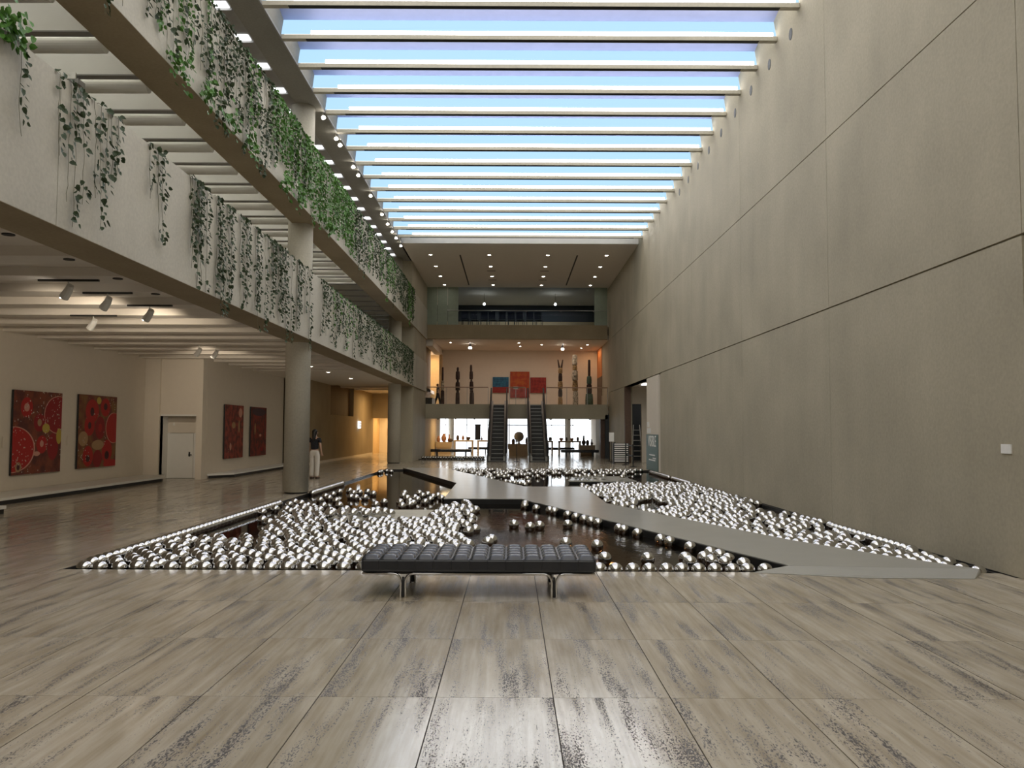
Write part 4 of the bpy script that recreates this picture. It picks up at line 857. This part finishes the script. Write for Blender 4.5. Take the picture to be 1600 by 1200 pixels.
def sphere(nu, nv):
    s = MB(); s.lathe([(max(.0005, BALL * math.sin(math.pi * k / nv)), -BALL * math.cos(math.pi * k / nv)) for k in range(nv + 1)], nu); return s
ball_me = sphere(32, 18).mesh('mirror_ball', 'steel_mirror', True)
balls.sort(key=lambda b: b[0] ** 2 + b[1] ** 2)
cnt_ = {}
top = balls[:300]
for g in ('kerbL', 'kerbR', 'edgeL', 'path', 'open', 'edgeR'):
    rowb = sorted([b for b in top if b[3] == g], key=(lambda b: b[1]) if g.startswith('edge') else (lambda b: b[0] / b[1]))
    for k, b in enumerate(rowb): cnt_[b] = nth(k) + (' from the camera: ' if g.startswith('edge') else ' from the left: ')
SHORT = {'kerbL': 'ball in the raft front row left of the bench', 'kerbR': 'ball near the kerb between bench and ramp', 'edgeL': 'ball in the file on the left pond edge', 'path': 'ball against the near footbridge side', 'open': 'lone mirrored ball on the open brown water', 'edgeR': 'ball in the file along the concrete wall'}
for b in top:
    x, y, z, g = b; link('mirror_ball', ball_me, None, (x, y, z), label=(cnt_[b] + SHORT[g]) if b in cnt_ else G[g][0], cat='ball', group=G[g][1])
sp_ = sphere(18, 11); rest = MB()
for (x, y, z, g) in balls[300:]:
    b = len(rest.v); rest.v += [(a + x, c + y, d_ + z) for a, c, d_ in sp_.v]; rest.f += [tuple(i + b for i in f) for f in sp_.f]
print('balls', len(balls))
rest.build('mirror_ball_raft', 'steel_mirror', smooth=True, kind='stuff', label='mass of mirrored steel balls floating across the back of both ponds', cat='balls')
# ball row by the escalators
row = []
for k in range(24): row.append((-4.75 + k * .14 + 0, 44.22 if k % 2 else 44.36))
for k, (x, y) in enumerate(row): link('mirror_ball', ball_me, None, (x, y, BALL + .03), label=nth(k) + ' mirrored ball from the left in the row before the left escalator', cat='ball', group='ball row before the escalators')
box('ball_tray', -4.95, -1.4, 44.05, 44.6, 0.0, .03, 'black_matt', label='black tray under the row of balls by the escalators', cat='tray')
pl = empty('pond_light', (1.42, 12.1, -.36), 'glowing round underwater lamp in the brown pond', 'lamp'); MB().lathe([(.10, 0), (.10, .03)], 18).build('lamp_glass', 'pond_lamp', pl); MB().lathe([(.1, 0), (.13, .0), (.13, .04), (.1, .045)], 18, cap=False).build('lamp_rim', 'steel_dull', pl)

# ---------------------------------------------------------------- vines
LEAF = [(0, 0, 0), (-.40, -.18, .10), (.40, -.18, .10), (-.36, -.62, .06), (.36, -.62, .06), (0, -.45, -.06), (0, -1.1, .02)]
LF = [(0, 1, 5), (0, 5, 2), (1, 3, 5), (2, 5, 4), (3, 6, 5), (4, 5, 6)]
def leaf_matrix(p, size):
    # local: x across, -y towards the tip (down), z = normal -> faces the hall (+X)
    yaw, tilt, rollz = random.gauss(0, .7), random.uniform(.0, .9), random.gauss(0, .6)
    base = Matrix(((0, 0, 1), (1, 0, 0), (0, 1, 0)))      # x->Y, y->Z, z->X
    rot = Matrix.Rotation(yaw, 3, 'Z') @ base @ Matrix.Rotation(rollz, 3, 'Z') @ Matrix.Rotation(-tilt, 3, 'X')
    return Matrix.Translation(p) @ (rot * size).to_4x4()
leaf_me = {}
for m in ('leaf_dark', 'leaf_green'):
    q = MB(); q.v = LEAF[:]; q.f = LF[:]; leaf_me[m] = q.mesh('leaf', m)
bays = {}
def bay_label(y, par, look):
    b = int((y - 3.24) / 5.54); k = bays[(par, b)] = bays.get((par, b), -1) + 1
    return '%s %s vine from the camera in the %s panel bay of the %s parapet' % (nth(k), look, nth(b), par)
def vine(y, ztop, length, dens, size, green, grp, lab, single=False):
    o = empty('trailing_vine', (XL, y, ztop), lab, 'vine', grp)
    pts = [(-.15 + random.uniform(-.05, .02), random.uniform(-.05, .05), .015), (-.01, 0, .03), (.02, 0, .0)]; x, yy, z = .02, 0, 0
    n = max(3, int(length / .09))
    for k in range(n):
        z -= length / n; yy += random.gauss(0, .010); x = max(.018, min(.06, x + random.gauss(0, .007))); pts.append((x, yy, z))
    MB().tube(pts, .0032, 4).build('stem', 'stem', o)
    q = MB(); cnt = int(length * dens) + 3; m = 'leaf_green' if green else 'leaf_dark'
    gap0, gap1 = (random.random(), random.uniform(.08, .3))
    for k in range(cnt):
        t = k / cnt
        if not green and gap0 < t < gap0 + gap1: continue
        f = 1 + t * (len(pts) - 2); a = int(f); P_ = Vector(pts[a]).lerp(Vector(pts[min(a + 1, len(pts) - 1)]), f - a)
        P_ += Vector((random.uniform(.01, .05), random.gauss(0, .028 if not green else .05), random.uniform(-.01, .01)))
        mtx = leaf_matrix(P_, size * random.uniform(.65, 1.2))
        if single:
            l = link('leaf', leaf_me[m], o); l.matrix_local = mtx
        else:
            b = len(q.v); q.v += [tuple(mtx @ Vector(c)) for c in LEAF]; q.f += [tuple(i + b for i in f_) for f_ in LF]
    if not single: q.build('foliage', m, o, kind='stuff')
near = [8.0, 8.72, 8.95, 9.1, 9.2, 9.45, 9.62, 9.8, 9.88, 10.05, 10.95, 11.2, 11.35]
nl = [.95, .9, 1.35, 1.6, 1.3, 1.15, 1.5, 1.0, .8, .7, .75, 1.25, 1.3]
for k, (y, L) in enumerate(zip(near, nl)): vine(y, ZL, L, 22, .074, False, 'vines near the camera on the lower parapet', nth(k) + ' sparse trailing vine from the photo edge on the lower parapet', True)
y = 12.35
while y < 19.9:
    vine(y, ZL, random.choice((.7, 1.1, 1.4, 1.6, 1.65, 1.95)), 28, .066, False, 'vines on the lower parapet before the first column', bay_label(y, 'lower', 'dark trailing'))
    y += random.choice((.06, .1, .14, .2, .45))
y = 21.0
while y < 40.5:
    vine(y, ZL, random.uniform(.9, 1.65), 26, .07, random.random() < .15, 'vines on the lower parapet beyond the first column', bay_label(y, 'lower', 'trailing'))
    y += random.uniform(.1, .32)
y = 9.0
while y < 40.5:
    g = 16.6 < y < 18 or 19.0 < y < 25 or random.random() < .22  # bright green stretches paint light coming through dense leaves from behind
    vine(y, ZU, random.uniform(1.1, 1.75) if random.random() < .85 else 2.0, 46 if g else 30, .075, g, 'vines on the upper parapet', bay_label(y, 'upper', 'thick green' if g else 'thin dark'))
    y += random.uniform(.09, .24) if y < 26 else random.uniform(.14, .34)
for k, (y, z) in enumerate(((11.6, 6.8), (12.7, 6.85), (13.8, 6.8), (14.9, 6.8), (17.2, 6.8), (18.4, 6.85), (20.3, 6.9), (21.4, 6.9))):
    o = empty('vine_tuft', (XL, y, z), nth(k) + ' bushy green vine tuft along the lower edge of the upper parapet', 'vine', 'vine tufts on the upper parapet edge'); q = MB()
    for _ in range(60):
        mtx = leaf_matrix(Vector((abs(random.gauss(.0, .08)) + .06, max(-.4, min(.4, random.gauss(0, .19))), random.gauss(.0, .12))), .085); b = len(q.v); q.v += [tuple(mtx @ Vector(c)) for c in LEAF]; q.f += [tuple(i + b for i in f_) for f_ in LF]
    q.build('foliage', 'leaf_green', o, kind='stuff')

o = empty('vine_tuft', (XL, 7.75, ZL), 'bushy green vine clump on top of the lower parapet at the photo edge', 'vine'); q = MB()
for _ in range(90):
    mtx = leaf_matrix(Vector((abs(random.gauss(0, .07)) + .02, random.gauss(0, .14), random.gauss(.02, .10))), .08); b = len(q.v); q.v += [tuple(mtx @ Vector(c)) for c in LEAF]; q.f += [tuple(i + b for i in f_) for f_ in LF]
q.build('foliage', 'leaf_green', o, kind='stuff')
